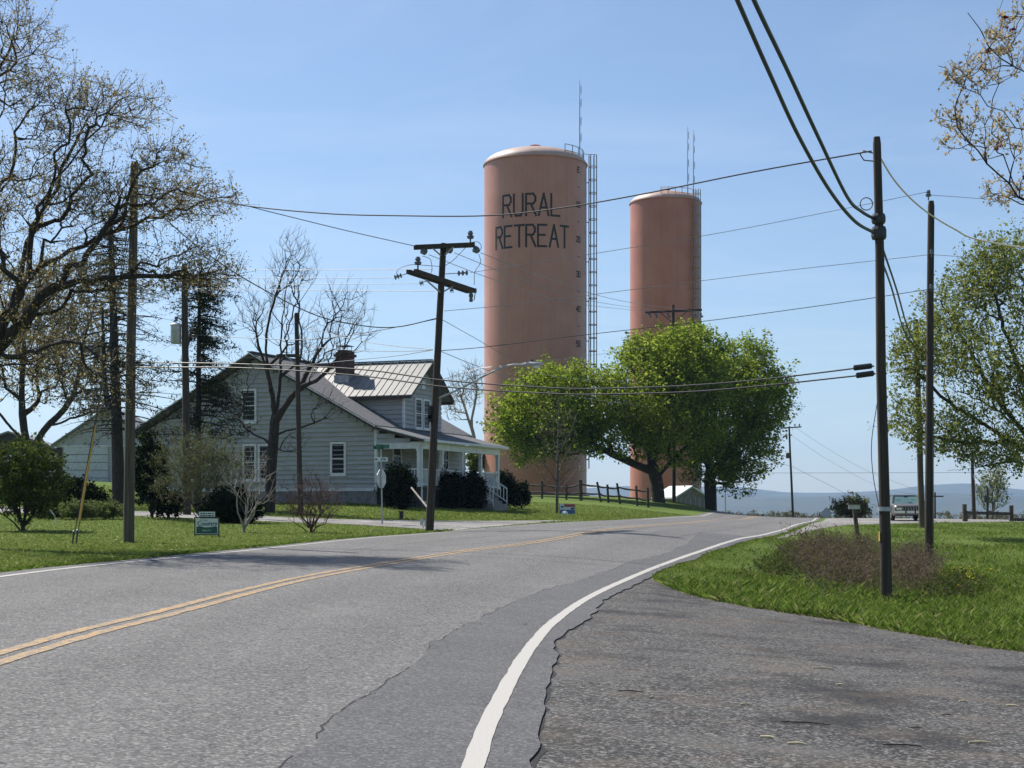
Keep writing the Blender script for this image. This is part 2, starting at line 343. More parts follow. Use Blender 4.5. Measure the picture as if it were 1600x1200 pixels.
def inpoly(x, y, poly):
    x = np.asarray(x); y = np.asarray(y); c = np.zeros(x.shape, bool); n = len(poly)
    for i in range(n):
        x0,y0 = poly[i-1]; x1,y1 = poly[i]
        if y0 == y1: continue
        c ^= ((y0 > y) != (y1 > y)) & (x < (x1-x0)*(y-y0)/(y1-y0)+x0)
    return c
def textmesh(body, size, mat, name, parent, origin, xdir, ydir, bold=0, align='CENTER', wrap=None):
    cu = bpy.data.curves.new('t', 'FONT'); cu.body = body; cu.size = size; cu.align_x = align; cu.align_y = 'CENTER'; cu.offset = bold
    o = bpy.data.objects.new('t', cu); COL.objects.link(o)
    me = bpy.data.meshes.new_from_object(o.evaluated_get(bpy.context.evaluated_depsgraph_get())); bpy.data.objects.remove(o)
    X = Vector(xdir); Y = Vector(ydir); off = parent_loc(parent); me.materials.clear()
    for v in me.vertices: v.co = Vector(origin)+X*v.co.x+Y*v.co.y-off
    return link(name, me, mat, parent)

# ------------------------------------------------------------------ ground, road, drive, side lane, lot
def axis(lo, hi, fine0, fine1, step, grow=1.13):
    a = list(np.arange(fine0, fine1+1e-6, step)); s = step
    while a[-1] < hi: s *= grow; a.append(a[-1]+s)
    s = step
    while a[0] > lo: s *= grow; a.insert(0, a[0]-s)
    return np.array(a)
gx = axis(-8000, 8000, -34, 34, .5); gy = axis(-400, 9000, -4, 144, .8)
XX, YY = np.meshgrid(gx, gy); ZZ = G(XX, YY); nx = len(gx)
i = (np.arange(len(gy)-1)[:,None]*nx+np.arange(nx-1)[None]).ravel()
ground = structure(npmesh('ground', np.stack([XX.ravel(),YY.ravel(),ZZ.ravel()],1), np.stack([i,i+1,i+nx+1,i+nx],1), 'ground', smooth=True))

def W2(px_pts, pre=(), post=()):
    return [Vector((a,b*K,0)) for a,b in pre]+[Vector((U(*p).x, U(*p).y, 0)) for p in px_pts]+[Vector((a,b*K,0)) for a,b in post]
FAR = lambda x, y: (x, y)
yel = W2([(0,1031),(250,962),(500,900),(700,866),(850,846)], [(-4.0,-9),(-4.3,0)], [(3.0,24.6),(6.6,32.3),(12.8,46.7),(19.6,62),(23.6,70.5),(29.5,80.5),(41,97)])
lft = W2([(0,903),(180,882),(400,860),(560,843),(700,832),(765,826)], [(-7.6,-9),(-7.9,0),(-7.75,6)], [(2.35,31.4),(5.4,37),(10.4,48),(16.3,62),(20.6,71),(26,81),(37,98)])
rwl = W2([(740,1200),(775,1110),(825,1020),(870,970),(930,930),(1000,898),(1070,871),(1160,842),(1240,822)], [(-.15,-9),(-.28,0),(-.26,3)], [(17.2,46),(23.2,60.8),(27,69),(33.5,79.5),(45.5,96)])
yel = resample(smoothline(yel), 900); lft = resample(smoothline(lft), 900); rwl = resample(smoothline(rwl), 900)
def offs(A, d):
    T = np.gradient(A,axis=0); T /= np.linalg.norm(T,axis=1)[:,None]; return A+np.stack([-T[:,1],T[:,0]],1)*d
ledge = offs(lft, .42); ledge += np.convolve(rng.normal(0,1,910), np.ones(5)/5,'valid')[:900,None]*.06
# ragged right edge of the new asphalt
s_ = np.linspace(0,1,len(rwl))
jag = np.convolve(rng.normal(0,1,len(rwl)+8), np.ones(3)/3, 'valid')[:len(rwl)]*.02+np.convolve(rng.normal(0,1,len(rwl)+40), np.ones(9)/9, 'valid')[:len(rwl)]*.10
wid = np.interp(rwl[:,1]/K, [-9,4,5.5,8.5,11,14,17,22,96], [.42,.40,.36,.26,.33,.3,.22,.25,.3])
redge = offs(rwl, 0); T_ = np.gradient(rwl,axis=0); T_ /= np.linalg.norm(T_,axis=1)[:,None]; N_ = np.stack([-T_[:,1],T_[:,0]],1)
redge = rwl-N_*(wid+jag)[:,None]
road = structure(sheet('road', ledge, redge, 14, .016, 'asphalt'))
yl = yel
for nm, d in (('yellow_line',.115),('yellow_line',-.115)):
    strip(nm, offs(yl, d), .125, .021, 'paint_yellow', road, .006)
# broken where the side lane joins
k0 = int(np.argmin(np.abs(lft[:,0]+1.0)+np.abs(lft[:,1]/K-26.7))); k1 = int(np.argmin(np.abs(lft[:,1]/K-39)))
strip('white_edge_line', lft[:k0+1], .115, .021, 'paint_white', road, .005)
strip('white_edge_line', lft[k1:], .115, .021, 'paint_white', road, .005)
strip('white_edge_line', rwl, .125, .025, 'paint_white', road, .0035)
# newer asphalt patch along the right lane: a thin layer with a ragged seam
pin = W2([(440,1198),(500,1145),(600,1068),(720,985),(835,930),(960,888),(1060,858)], [(-1.9,-9),(-1.7,0)], [(6.0,25.5)])
pin = resample(smoothline(pin), 420); jj = np.convolve(rng.normal(0,1,440), np.ones(3)/3,'valid')[:420]*.018+np.convolve(rng.normal(0,1,460), np.ones(12)/12,'valid')[:420]*.1; pin[:,0] += jj
kk = int(np.argmin(np.abs(rwl[:,1]/K-26.5)))
ro = resample([tuple(p) for p in redge[:kk]], 420)
o = sheet('asphalt_patch', pin, ro, 8, .0205, 'asphalt_new', road)
kq = 20
while kq < 400:
    ln = int(rng.integers(6,34)); strip('seam_crack', pin[kq:kq+ln], .009, .0225, 'crack', road, .004); kq += ln+int(rng.integers(3,16))
def crack(p0, ang, n, step=.16):
    pts = [np.array(p0,float)]; a = ang
    for _ in range(n): a += rng.normal(0,.28); a += (ang-a)*.15; pts.append(pts[-1]+np.array([cos(a),sin(a)])*step)
    strip('crack', np.array(pts), .010, .0235, 'crack', road, .003); return pts
for p0, ang, n in (((-3.4,31),.05,20),((-2.4,16.5),1.2,26),((-5.5,36),.15,18)): crack(p0, ang, n)
# raised lip and dark crack where the patch ends against the drive
lipA = redge[:kk]; lip = structure(npmesh('asphalt_edge', *(lambda A: (np.concatenate([np.c_[A, G(A[:,0],A[:,1])+.0165], np.c_[A, G(A[:,0],A[:,1])-.02]]), np.array([(i,i+1,len(A)+i+1,len(A)+i) for i in range(len(A)-1)])))(lipA), 'crack', road))
strip('edge_crack', offs(lipA,-.006), .034, .0085, 'crack', road, .014)
# gravelly drive in the foreground right
dgr = W2([(1012,902),(1060,925),(1150,947),(1300,972),(1450,997),(1600,1020)], [(2.25,16.0)], [(10.5,9.6),(18,7.6),(30,5)])
dgr = resample(smoothline(dgr), 140)
jj = np.convolve(rng.normal(0,1,144), np.ones(4)/4,'valid')[:140]*.16; dgr_j = dgr.copy(); dgr_j[:,1] += (jj+np.convolve(rng.normal(0,1,170), np.ones(12)/12,'valid')[:140]*.9)*np.clip((np.arange(140)-4)/14,0,1)
kd = int(np.argmin(np.abs(redge[:,1]/K-16.1)))
dlow = resample([tuple(p) for p in offs(redge[:kd+1], .05)[::-1]]+[(6,-9.3*K),(30,-9.5*K)], 140)
drive = structure(sheet('driveway', dgr_j, dlow, 30, .006, 'gravel'))
M['soil'] = pm('bare_soil', (.10,.075,.05), (.22,.17,.11), 14, .95, .02)
soil = structure(strip('soil_edge', offs(dgr_j,.12), .6, .004, 'soil', None, .08))
# side lane on the left beyond the first lawn, and the lot at the crest on the right
la = resample(smoothline([Vector((p[0],p[1]*K,0)) for p in [(-40,38),(-26,34.6),(-14,31.2),(-6.5,29.2),(-3.6,27.6),(-2.0,25.9)]]), 60)
lb = resample(smoothline([Vector((p[0],p[1]*K,0)) for p in [(-40,42),(-26,38.2),(-14,34.4),(-6,32.4),(0,33.0),(4.4,36.8)]]), 60)
lane = structure(sheet('side_lane', la, lb, 12, .010, 'lane'))
lta = resample([(x_,y_*K) for x_,y_ in [(8.6,26.5),(12.5,34.2),(17.8,46),(24,61)]], 50); ltb = resample([(x_,y_*K) for x_,y_ in [(12.8,33.5),(16.5,38.5),(23,43.2),(34,46),(46,60)]], 50)
lot = structure(sheet('gravel_lot', lta, ltb, 12, .012, 'lane'))
ROADPOLY = [tuple(p) for p in ledge]+[tuple(p) for p in redge[::-1]]
DRIVEPOLY = [tuple(p) for p in dgr_j]+[tuple(p) for p in dlow[::-1]]
LANEPOLY = [tuple(p) for p in la]+[tuple(p) for p in lb[::-1]]
LOTPOLY = [tuple(p) for p in lta]+[tuple(p) for p in ltb[::-1]]
def paved(x, y):
    return inpoly(x,y,ROADPOLY)|inpoly(x,y,DRIVEPOLY)|inpoly(x,y,LANEPOLY)|inpoly(x,y,LOTPOLY)

# hills across the valley
def ridge(name, d, prof, depth, seed, floor=-40):
    xs = np.linspace(-8500, 8500, 300); ys = np.linspace(0, 1, 14); r2 = np.random.default_rng(seed)
    px = xs/d*F+800; crest = np.interp(px, *zip(*prof)); top = CZ+(YH-crest)/F*d
    jit = sum(r2.normal()*np.sin(xs/(900/k)+r2.uniform(0,6))*14/k for k in range(1,9)); top = top+jit
    q = np.sin(ys*pi/2)**.9; X,Q = np.meshgrid(xs, q); Yv = d-depth*(1-np.meshgrid(xs,ys)[1])
    Z = floor+(top[None]-floor)*Q+r2.normal(0,6,X.shape)*(1-Q)*Q*4
    X = np.concatenate([X, xs[None]]); Yv = np.concatenate([Yv, np.full((1,300), d+900)]); Z = np.concatenate([Z, np.full((1,300), floor)])
    i = (np.arange(14)[:,None]*300+np.arange(299)[None]).ravel()
    return structure(npmesh(name, np.stack([X.ravel(),Yv.ravel(),Z.ravel()],1), np.stack([i,i+1,i+301,i+300],1), 'hill', smooth=True))
ridge('hills', 7900, [(-2000,775),(600,772),(1100,768),(1150,765),(1210,770),(1240,769),(1300,767),(1390,764),(1440,757),(1500,752),(1560,758),(1700,765),(3000,775)], 1500, 3)
ridge('hills', 5600, [(-2000,786),(900,782),(1150,777),(1300,776),(1450,773),(1600,777),(3000,785)], 1400, 5)

# ------------------------------------------------------------------ big objects: the two standpipes
STROKES = {'R':[[(0,0),(0,1),(.62,1),(.8,.85),(.8,.68),(.62,.54),(0,.54)],[(.4,.54),(.85,0)]],
 'U':[[(0,1),(0,.2),(.18,0),(.62,0),(.8,.2),(.8,1)]], 'A':[[(0,0),(.42,1),(.84,0)],[(.17,.36),(.68,.36)]],
 'L':[[(0,1),(0,0),(.75,0)]], 'E':[[(.75,1),(0,1),(0,0),(.75,0)],[(0,.53),(.6,.53)]], 'T':[[(0,1),(.85,1)],[(.425,1),(.425,0)]],
 '0':[[(.1,0),(.5,0),(.6,.15),(.6,.85),(.5,1),(.1,1),(0,.85),(0,.15),(.1,0)]], '1':[[(.05,.8),(.3,1),(.3,0)],[(.05,0),(.55,0)]],
 '2':[[(0,.8),(.12,1),(.5,1),(.6,.85),(.6,.65),(0,0),(.6,0)]], '3':[[(0,1),(.5,1),(.6,.85),(.6,.65),(.5,.53),(.2,.53)],[(.5,.53),(.6,.4),(.6,.15),(.5,0),(0,0)]],
 '4':[[(.45,0),(.45,1),(0,.35),(.62,.35)]], '5':[[(.6,1),(.05,1),(0,.55),(.5,.58),(.6,.42),(.6,.15),(.5,0),(0,0)]],
 '6':[[(.55,1),(.15,1),(0,.8),(0,.15),(.1,0),(.5,0),(.6,.15),(.6,.42),(.5,.55),(0,.55)]], '7':[[(0,1),(.6,1),(.25,0)]],
 '8':[[(.1,.53),(0,.7),(0,.88),(.1,1),(.5,1),(.6,.88),(.6,.7),(.5,.53),(.1,.53),(0,.4),(0,.12),(.1,0),(.5,0),(.6,.12),(.6,.4),(.5,.53)]], '-':[[(.2,.5),(.5,.5)]]}
def on_tank(c, rad, az, z):     # az: distance round the shell (m), 0 facing the camera
    a = az/rad; vx = -c.x; vy = -c.y; l = math.hypot(vx,vy); fx,fy = vx/l, vy/l; rx,ry = -fy, fx    # f: towards camera, r: its right-hand
    return Vector((c.x+rad*(fx*cos(a)+rx*sin(a)), c.y+rad*(fy*cos(a)+ry*sin(a)), c.z+z))
def glyph(c, rad, ch, az, z, size, th, name, parent, xs=1.0):
    m = MB()
    for line in STROKES[ch]:
        pts = []
        for (x0,y0),(x1,y1) in zip(line, line[1:]):
            n = max(1, int(abs(x1-x0)*size*xs/.1))
            for k in range(n+1): t = k/n; pts.append(((x0+(x1-x0)*t)*size*xs, (y0+(y1-y0)*t)*size))
        for (x0,y0),(x1,y1) in zip(pts, pts[1:]):
            dx,dy = x1-x0,y1-y0; l = math.hypot(dx,dy)
            if l < 1e-6: continue
            ex,ey = dx/l*th/2, dy/l*th/2; nx_,ny_ = -dy/l*th/2, dx/l*th/2
            q = [(x0-ex-nx_,y0-ey-ny_),(x1+ex-nx_,y1+ey-ny_),(x1+ex+nx_,y1+ey+ny_),(x0-ex+nx_,y0-ey+ny_)]
            jit = random.uniform(0,.003)
            m.add([on_tank(c, rad+.012+jit, az+a, z+b) for a,b in q], [(0,1,2,3)])
    return m.build(name, 'lettering', parent)
def tank(label, c, rad, h, dome, lettering, ladder_az, antennas, cage):
    t = thing('water_tower', label, 'water tower', c, 'red standpipe water towers'); N = 96
    m = MB(); m.lathe(c, [(rad,-1.0),(rad,h),(rad+.10,h+.02),(rad+.10,h+.12),(rad*.985,h+.13)], N); m.build('shell', 'tank' if lettering else 'tank_b', t, smooth=True)
    prof = [(rad*1.0*cos(a), h+.10+dome*sin(a)) for a in np.linspace(0.0, pi/2*.985, 12)]
    d = MB().lathe(c, prof, N).build('dome_roof', 'tank_roof', t, smooth=True)
    MB().lathe(c, [(.3,h+dome-.05),(.3,h+dome+.25),(.5,h+dome+.3),(.52,h+dome+.42),(.3,h+dome+.5)], 20).build('roof_vent', 'tank_red', t)
    MB().lathe(c, [(rad+.25,-1),(rad+.25,.12),(rad+.02,.14)], N).build('base_ring', 'concrete', t)
    if lettering:
        for word, z, size, az0, tot in lettering:
            x = az0; per = tot/len(word)
            for ch in word: glyph(c, rad, ch, x, z, size, .18, 'letter', t, per*.92/size); x += per
        az = rad*math.asin(.83)
        for k, lab in enumerate(['E','-','10','-','20','-','30','-','40','-','50','-','60','-','70']):
            z = h-.75-k*1.53 if k else h-.75
            for q, ch in enumerate(lab): glyph(c, rad, ch, az+(q-len(lab)/2)*.36, z-.3, .46, .095, 'gauge_mark', t)
    # caged ladder
    la = rad*R(ladder_az); L = MB(); up = MB(); hp = MB(); top = h+1.1
    o_ = on_tank(c, rad, la, 0)-c; o_.z = 0; on = o_.normalized(); tn = Vector((-on.y, on.x, 0)); C0 = Vector(c)
    def at(out, side, z): return C0+on*(rad+out)+tn*side+Vector((0,0,z))
    for sd_ in (-.23,.23): L.tube([at(.22,sd_,2.5), at(.22,sd_,top)], .035, 5)
    for z in np.arange(2.6, top, .32): L.tube([at(.22,-.23,z), at(.22,.23,z)], .016, 4)
    L.build('ladder', 'cage_grey', t)
    cw, cd = cage
    for z in np.arange(3.6, top, 1.18):
        pts = [at(.22+cd*(.5-.5*cos(a))*1.0, cw*sin(a)*1.0, z) for a in np.linspace(-.0,2*pi,13)]
        MB().tube(pts, .035, 4, False).build('cage_hoop', 'cage_rust' if z < h*.8+2 else 'cage_rust', t)
        if int(z/1.18)%3 == 0: MB().tube([at(-.02,-.23,z-.3), at(.22,-.23,z-.3)], .04, 4).build('standoff', 'tank_red', t)
    for a in np.linspace(pi*.3, pi*1.7, 6):
        MB().tube([at(.22+cd*(.5-.5*cos(a)), cw*sin(a), 3.6), at(.22+cd*(.5-.5*cos(a)), cw*sin(a), top)], .028, 4).build('cage_bar', 'cage_grey', t)
    # roof rail beside the ladder
    r = MB(); a0 = la-rad*1.0; seq = np.linspace(a0, la, 6)
    rp = [on_tank(c, rad-.25, s, h+.12) for s in seq]
    for p in rp: r.tube([p, p+Vector((0,0,1.15))], .035, 4)
    for zz in (.6,1.15): r.tube([p+Vector((0,0,zz)) for p in rp], .032, 4)
    r.tube([rp[-1]+Vector((0,0,1.15)), at(.9,0,h+1.1)], .03, 4)
    r.build('roof_railing', 'cage_rust' if not lettering else 'cage_grey', t)
    for az_, h0 in antennas:
        p = on_tank(c, rad-.3, az_*rad, h); m = MB()
        m.tube([p-Vector((0,0,.4)), p+Vector((0,0,h0*.55)), p+Vector((0,0,h0))], [.055,.045,.02], 5)
        for q in (.3,.5,.72,.88): m.tube([p+Vector((.12,0,h0*(q-.05))), p+Vector((.12,0,h0*(q+.05)))], .03, 4); m.tube([p+Vector((0,0,h0*q)), p+Vector((.12,0,h0*q))], .02, 4)
        m.build('antenna', 'cage_grey', t)
    return t
def tank_at(cx, d, rpx, ytop, **k):
    d = d*K; rad = rpx/F*d; x = (cx-800)/F*d; z0 = g(x, d); ztop = CZ+(YH-ytop)/F*(d-rad); return Vector((x,d,z0)), rad, ztop-z0
c, rad, h = tank_at(836.5, 72, 80, 243)
sc_ = 72*K/F
tank('large weathered red standpipe tank lettered with the town name', c, rad, h, 1.45,
     [('RURAL', h-(336-246)*sc_, 1.85, -53*sc_, 97*sc_), ('RETREAT', h-(383-246)*sc_, 1.85, -68*sc_, 126*sc_)], 92, [(R(62), 7.3)], (.42,.72))
c2, rad2, h2 = tank_at(1040, 92, 55.5, 309)
tank('slimmer unlettered red standpipe tank behind the green maples', c2, rad2, h2, 1.3, None, 50, [(R(38), 8.2),(R(52), 8.0)], (.42,.7))

# ------------------------------------------------------------------ white house
HA = R(22); C0 = Vector((-6.75, 80, 0)); EW = Vector((cos(HA), -sin(HA), 0)); EV = Vector((sin(HA), cos(HA), 0))
def H(w, v, z): p = C0+EW*w+EV*v; return Vector((p.x, p.y, z))
def hp(px, py, v=None, w=None):
    "photo pixel -> (w or v, z) on a wall plane of the house"
    dx = (px-800)/F
    if v is not None: a, b = EW, C0+EV*v
    else: a, b = EV, C0+EW*w
    # b + s*a = t*(dx,1)
    s = (b.y*dx-b.x)/(a.x-a.y*dx); t = b.y+s*a.y; return s, CZ+(YH-py)/F*t
FZ, WT, RZ, HWd, HD = 2.71, 5.74, 9.5, 13.9, 11.0     # floor, wall top, ridge, width, depth
SL = (RZ-WT)/(HWd/2)
house = thing('house', 'white clapboard house with dormer and porch behind the bare tree', 'house', H(-HWd/2, HD/2, g(*H(-HWd/2,HD/2,0).xy)))
def hbox(m, w0, w1, v0, v1, z0, z1): return m.hexa([H(w0,v0,z0),H(w1,v0,z0),H(w1,v1,z0),H(w0,v1,z0),H(w0,v0,z1),H(w1,v0,z1),H(w1,v1,z1),H(w0,v1,z1)])
e = .03
m = MB(); pr = [(-HWd+e,1.0),(-e,1.0),(-e,WT-.1),(-HWd/2,RZ-.15),(-HWd+e,WT-.1)]
m.add([H(w,e,z) for w,z in pr]+[H(w,HD-e,z) for w,z in pr], [(0,1,2,3,4),(9,8,7,6,5)]+[(i,i+5,(i+1)%5+5,(i+1)%5) for i in range(5)])
m.build('wall', 'siding', house)
m = MB(); hbox(m,-HWd-.02,.02,-.02,HD+.02,.6,FZ-.02); m.build('foundation', 'concrete', house)
BH = .235
def boards_gable(v, w0, w1, z0, z1, limits, face=-1, along='w'):
    z = z0
    while z < z1-.03:
        zt = min(z+BH, z1); zc = (z+zt)/2; a, b = limits(zt-.02); 
        a = max(a,w0); b = min(b,w1)
        if b-a > .12:
            m = MB(); t0, t1 = .07, -.006; jt = random.uniform(-.004,.004)
            if along == 'w': c = [H(a,v+face*t0,z+jt),H(b,v+face*t0,z+jt),H(b,v,z),H(a,v,z),H(a,v+face*t1,zt),H(b,v+face*t1,zt),H(b,v,zt),H(a,v,zt)]
            else: c = [H(v+face*t0,a,z+jt),H(v+face*t0,b,z+jt),H(v,b,z),H(v,a,z),H(v+face*t1,a,zt),H(v+face*t1,b,zt),H(v,b,zt),H(v,a,zt)]
            m.hexa(c); m.build('siding_board', 'siding', house)
        z = zt
boards_gable(.0, -HWd, 0, FZ, RZ-.2, lambda z: (-HWd if z < WT-.05 else -HWd/2-(RZ-.12-z)/SL, 0 if z < WT-.05 else -HWd/2+(RZ-.12-z)/SL))
boards_gable(.0, 0, HD, FZ, 5.45, lambda z: (0, HD), face=1, along='v')
for w_ in (-.001, -HWd+.001):
    m = MB(); hbox(m, w_-.07, w_+.07, -.09, .08, FZ-.05, WT-.15); m.build('corner_board', 'white_paint', house)
m = MB(); hbox(m,-HWd-.03,.03,-.055,.0,FZ-.16,FZ-.005); m.build('skirt_board', 'white_paint', house)
# main roof: two slabs with verge boards
def slab(a, b, v0, v1, th):      # a,b: (w,z) edges
    m = MB(); return m.hexa([H(a[0],v0,a[1]-th),H(b[0],v0,b[1]-th),H(b[0],v1,b[1]-th),H(a[0],v1,a[1]-th),H(a[0],v0,a[1]),H(b[0],v0,b[1]),H(b[0],v1,b[1]),H(a[0],v1,a[1])])
RT = .17
slab((-HWd/2,RZ+RT), (.22,WT-.22*SL+RT), -.55, HD+.5, RT).build('roof', 'shingle', house)
slab((-HWd-.6,WT-.6*SL+RT), (-HWd/2-.002,RZ+RT), -.55, HD+.5, RT).build('roof', 'shingle', house)
for a, b in (((-HWd/2,RZ+RT),(.22,WT-.22*SL+RT)), ((-HWd-.6,WT-.6*SL+RT),(-HWd/2,RZ+RT))):
    m = slab((a[0],a[1]-.015),(b[0],b[1]-.015),-.59,-.553,.2); m.build('verge_board', 'weather_wood', house)
    m = slab((a[0],a[1]-.035),(b[0],b[1]-.035),-.62,-.594,.05); m.build('verge_trim', 'white_paint', house)
m = MB(); m.bar(H(-HWd/2,-.55,RZ+RT+.02), H(-HWd/2,HD+.5,RZ+RT+.02), .3, .05); m.build('ridge_cap', 'tin', house)
# porch along the right side
PW, PZ, PE = 2.75, 4.98, 10.5
porch = slab((.05,WT+.05), (PW,PZ+.12), -.3, PE, .13).build('porch_roof', 'shingle', house)
m = slab((.05,WT+.03), (PW,PZ+.10), -.345, -.303, .16); m.build('verge_board', 'weather_wood', house)
m = slab((.05,WT+.055), (PW,PZ+.125), -.37, -.347, .05); m.build('verge_trim', 'white_paint', house)
m = MB(); m.bar(H(PW+.05,-.3,PZ+.04), H(PW+.05,PE,PZ+.04), .11, .12); m.build('gutter', 'white_paint', house)
m = MB(); hbox(m,.0,PW-.12,-.1,PE-.2,PZ-.06,PZ-.02); m.build('porch_ceiling', 'white_paint', house)
PF = 2.74
m = MB(); hbox(m,.04,PW-.2,-.05,PE-.25,PF-.12,PF); m.build('porch_floor', 'weather_wood', house)
m = MB(); hbox(m,.06,PW-.3,.05,PE-.4,.9,PF-.122); m.build('porch_skirt', 'black', house)
m = MB(); hbox(m,2.25,2.43,-.1,PE-.3,PZ-.36,PZ-.062); m.build('porch_beam', 'white_paint', house)
m = MB(); hbox(m,.04,2.247,-.1,.06,PZ-.36,PZ-.062); m.build('porch_beam', 'white_paint', house)
boards_gable(-.06, .06, 2.5, PZ-.06, WT+.02, lambda z: (.06, min(2.45,(WT-.08-z)/((WT-PZ)/PW))), face=-1)
pv = [0.0, 2.7, 5.2, 7.7, 10.1]
for v in pv:
    m = MB(); hbox(m,2.26,2.42,v-.08,v+.08,PF,PZ-.36); hbox(m,2.235,2.445,v-.105,v+.105,PF,PF+.14); hbox(m,2.235,2.445,v-.105,v+.105,PZ-.48,PZ-.362); m.build('porch_post', 'white_paint', house)
def rail(a, b):
    m = MB(); A = Vector(a); B = Vector(b); n = int((B-A).length/.15); up = Vector((0,0,1))
    m.bar(A+up*.88, B+up*.88, .09, .06); m.bar(A+up*.12, B+up*.12, .06, .06)
    for k in range(1,n): q = A+(B-A)*(k/n); m.bar(q+up*.14, q+up*.85, .042, .042)
    m.build('porch_railing', 'white_paint', house)
rail(H(.1,0.0,PF), H(2.25,0.0,PF)); rail(H(2.34,.1,PF), H(2.34,2.6,PF)); rail(H(2.34,2.8,PF), H(2.34,5.1,PF)); rail(H(2.34,7.8,PF), H(2.34,10.0,PF)); rail(H(.1,10.1,PF), H(2.25,10.1,PF))
m = MB(); m.tube(smoothline([H(PW+.05,-.1,PZ-.0),H(PW-.1,-.05,PZ-.16),H(2.52,0,PZ-.22),H(2.52,-.02,PZ-.5),H(2.52,-.02,3.0),H(2.52,-.02,2.1),H(2.75,-.06,1.98)],3), .045, 6); m.build('downspout', 'white_paint', house)
for k in range(5):
    m = MB(); hbox(m,2.5+.28*k,2.78+.28*k,5.7,7.7,1.2,PF-.16*(k+1)); m.build('porch_step', 'concrete', house)
for v in (5.75, 7.65):
    m = MB(); a = H(2.6,v,PF+.85); b = H(3.9,v,PF+.0); m.bar(a,b,.08,.06); m.bar(a-Vector((0,0,.7)), b-Vector((0,0,.7)), .06,.05)
    for k in range(8): q = a+(b-a)*(k/7); m.bar(q, q-Vector((0,0,.72 if k not in (0,7) else .95)), .045)
    m.build('step_handrail', 'white_paint', house)
# windows
def window(v, w, pa, pb, za, zb, face, cas=.11, split=True, name='window'):
    "plane v (gable, face -1) or w (side, face +1); pa..pb along the wall"
    def B(m, a0,a1,z0,z1,o0,o1):
        if v is not None: return hbox(m,a0,a1,min(v+face*o0,v+face*o1),max(v+face*o0,v+face*o1),z0,z1)
        return hbox(m,min(w+face*o0,w+face*o1),max(w+face*o0,w+face*o1),a0,a1,z0,z1)
    m = MB(); B(m,pa-cas,pa,za-cas,zb+cas,.0,.1); B(m,pb,pb+cas,za-cas,zb+cas,.0,.1); B(m,pa,pb,zb,zb+cas,.0,.097); B(m,pa,pb,za-cas,za,.0,.097)
    f = m.build(name, 'white_paint', house)
    m = MB(); B(m,pa-cas-.03,pb+cas+.03,za-cas-.06,za-cas-.002,.0,.14); o = m.build('window_sill', 'white_paint', f); o.location = Vector((0,0,0))
    zm = (za+zb)/2
    for z0,z1 in ((za,zm-.025),(zm+.025,zb)):
        m = MB(); B(m,pa,pb,z0,z1,.0,.06); m.build('pane', 'glass', f)
    m = MB(); B(m,pa,pb,zm-.025,zm+.025,.0,.078); m.build('sash_bar', 'white_paint', f)
    return f
def win_px(x0,x1,y0,y1,v=None,w=None,face=-1,cas=.11):
    ym = (y0+y1)/2; xm = (x0+x1)/2
    a = hp(x0,ym,v,w)[0]; b = hp(x1,ym,v,w)[0]; z1 = hp(xm,y0,v,w)[1]; z0 = hp(xm,y1,v,w)[1]
    window(v, w, min(a,b), max(a,b), z0, z1, face, cas)
win_px(520,538.5,694,739,v=0.0)
win_px(381,399,611,657,v=0.0)
win_px(383,399,697,748,v=0.0); win_px(407,422,697,748,v=0.0)
win_px(290,306,700,748,v=0.0)
win_px(613,624,697,728,w=0.0,face=1); win_px(651,657,701,730,w=0.0,face=1,cas=.09); win_px(684,698,706,732,w=0.0,face=1)
# dormer
DW, V0, V1, DE, DR = .15, 2.8, 7.4, 7.70, 9.36
DS = (DR-DE)/((V1-V0)/2)
m = MB(); vm = (V0+V1)/2; pr = [(V0+e,4.6),(V1-e,4.6),(V1-e,DE),(vm,DR-.05),(V0+e,DE)]
m.add([H(DW-e,v,z) for v,z in pr]+[H(-6.6,v,z) for v,z in pr], [(0,1,2,3,4),(9,8,7,6,5)]+[(i,i+5,(i+1)%5+5,(i+1)%5) for i in range(5)])
m.build('dormer_wall', 'siding', house)
boards_gable(V0, -7, DW, 5.6, DE+.0, lambda z: ((WT+RT-z)/SL-.25, DW), face=-1)
boards_gable(DW, V0, V1, 5.35, DR-.1, lambda z: (V0 if z < DE else vm-(DR-.1-z)/DS, V1 if z < DE else vm+(DR-.1-z)/DS), face=1, along='v')
m = MB(); hbox(m,DW-.06,DW+.06,V0-.06,V0+.06,5.5,DE); m.build('corner_board', 'white_paint', house)
PITCH = .40; ov = .42
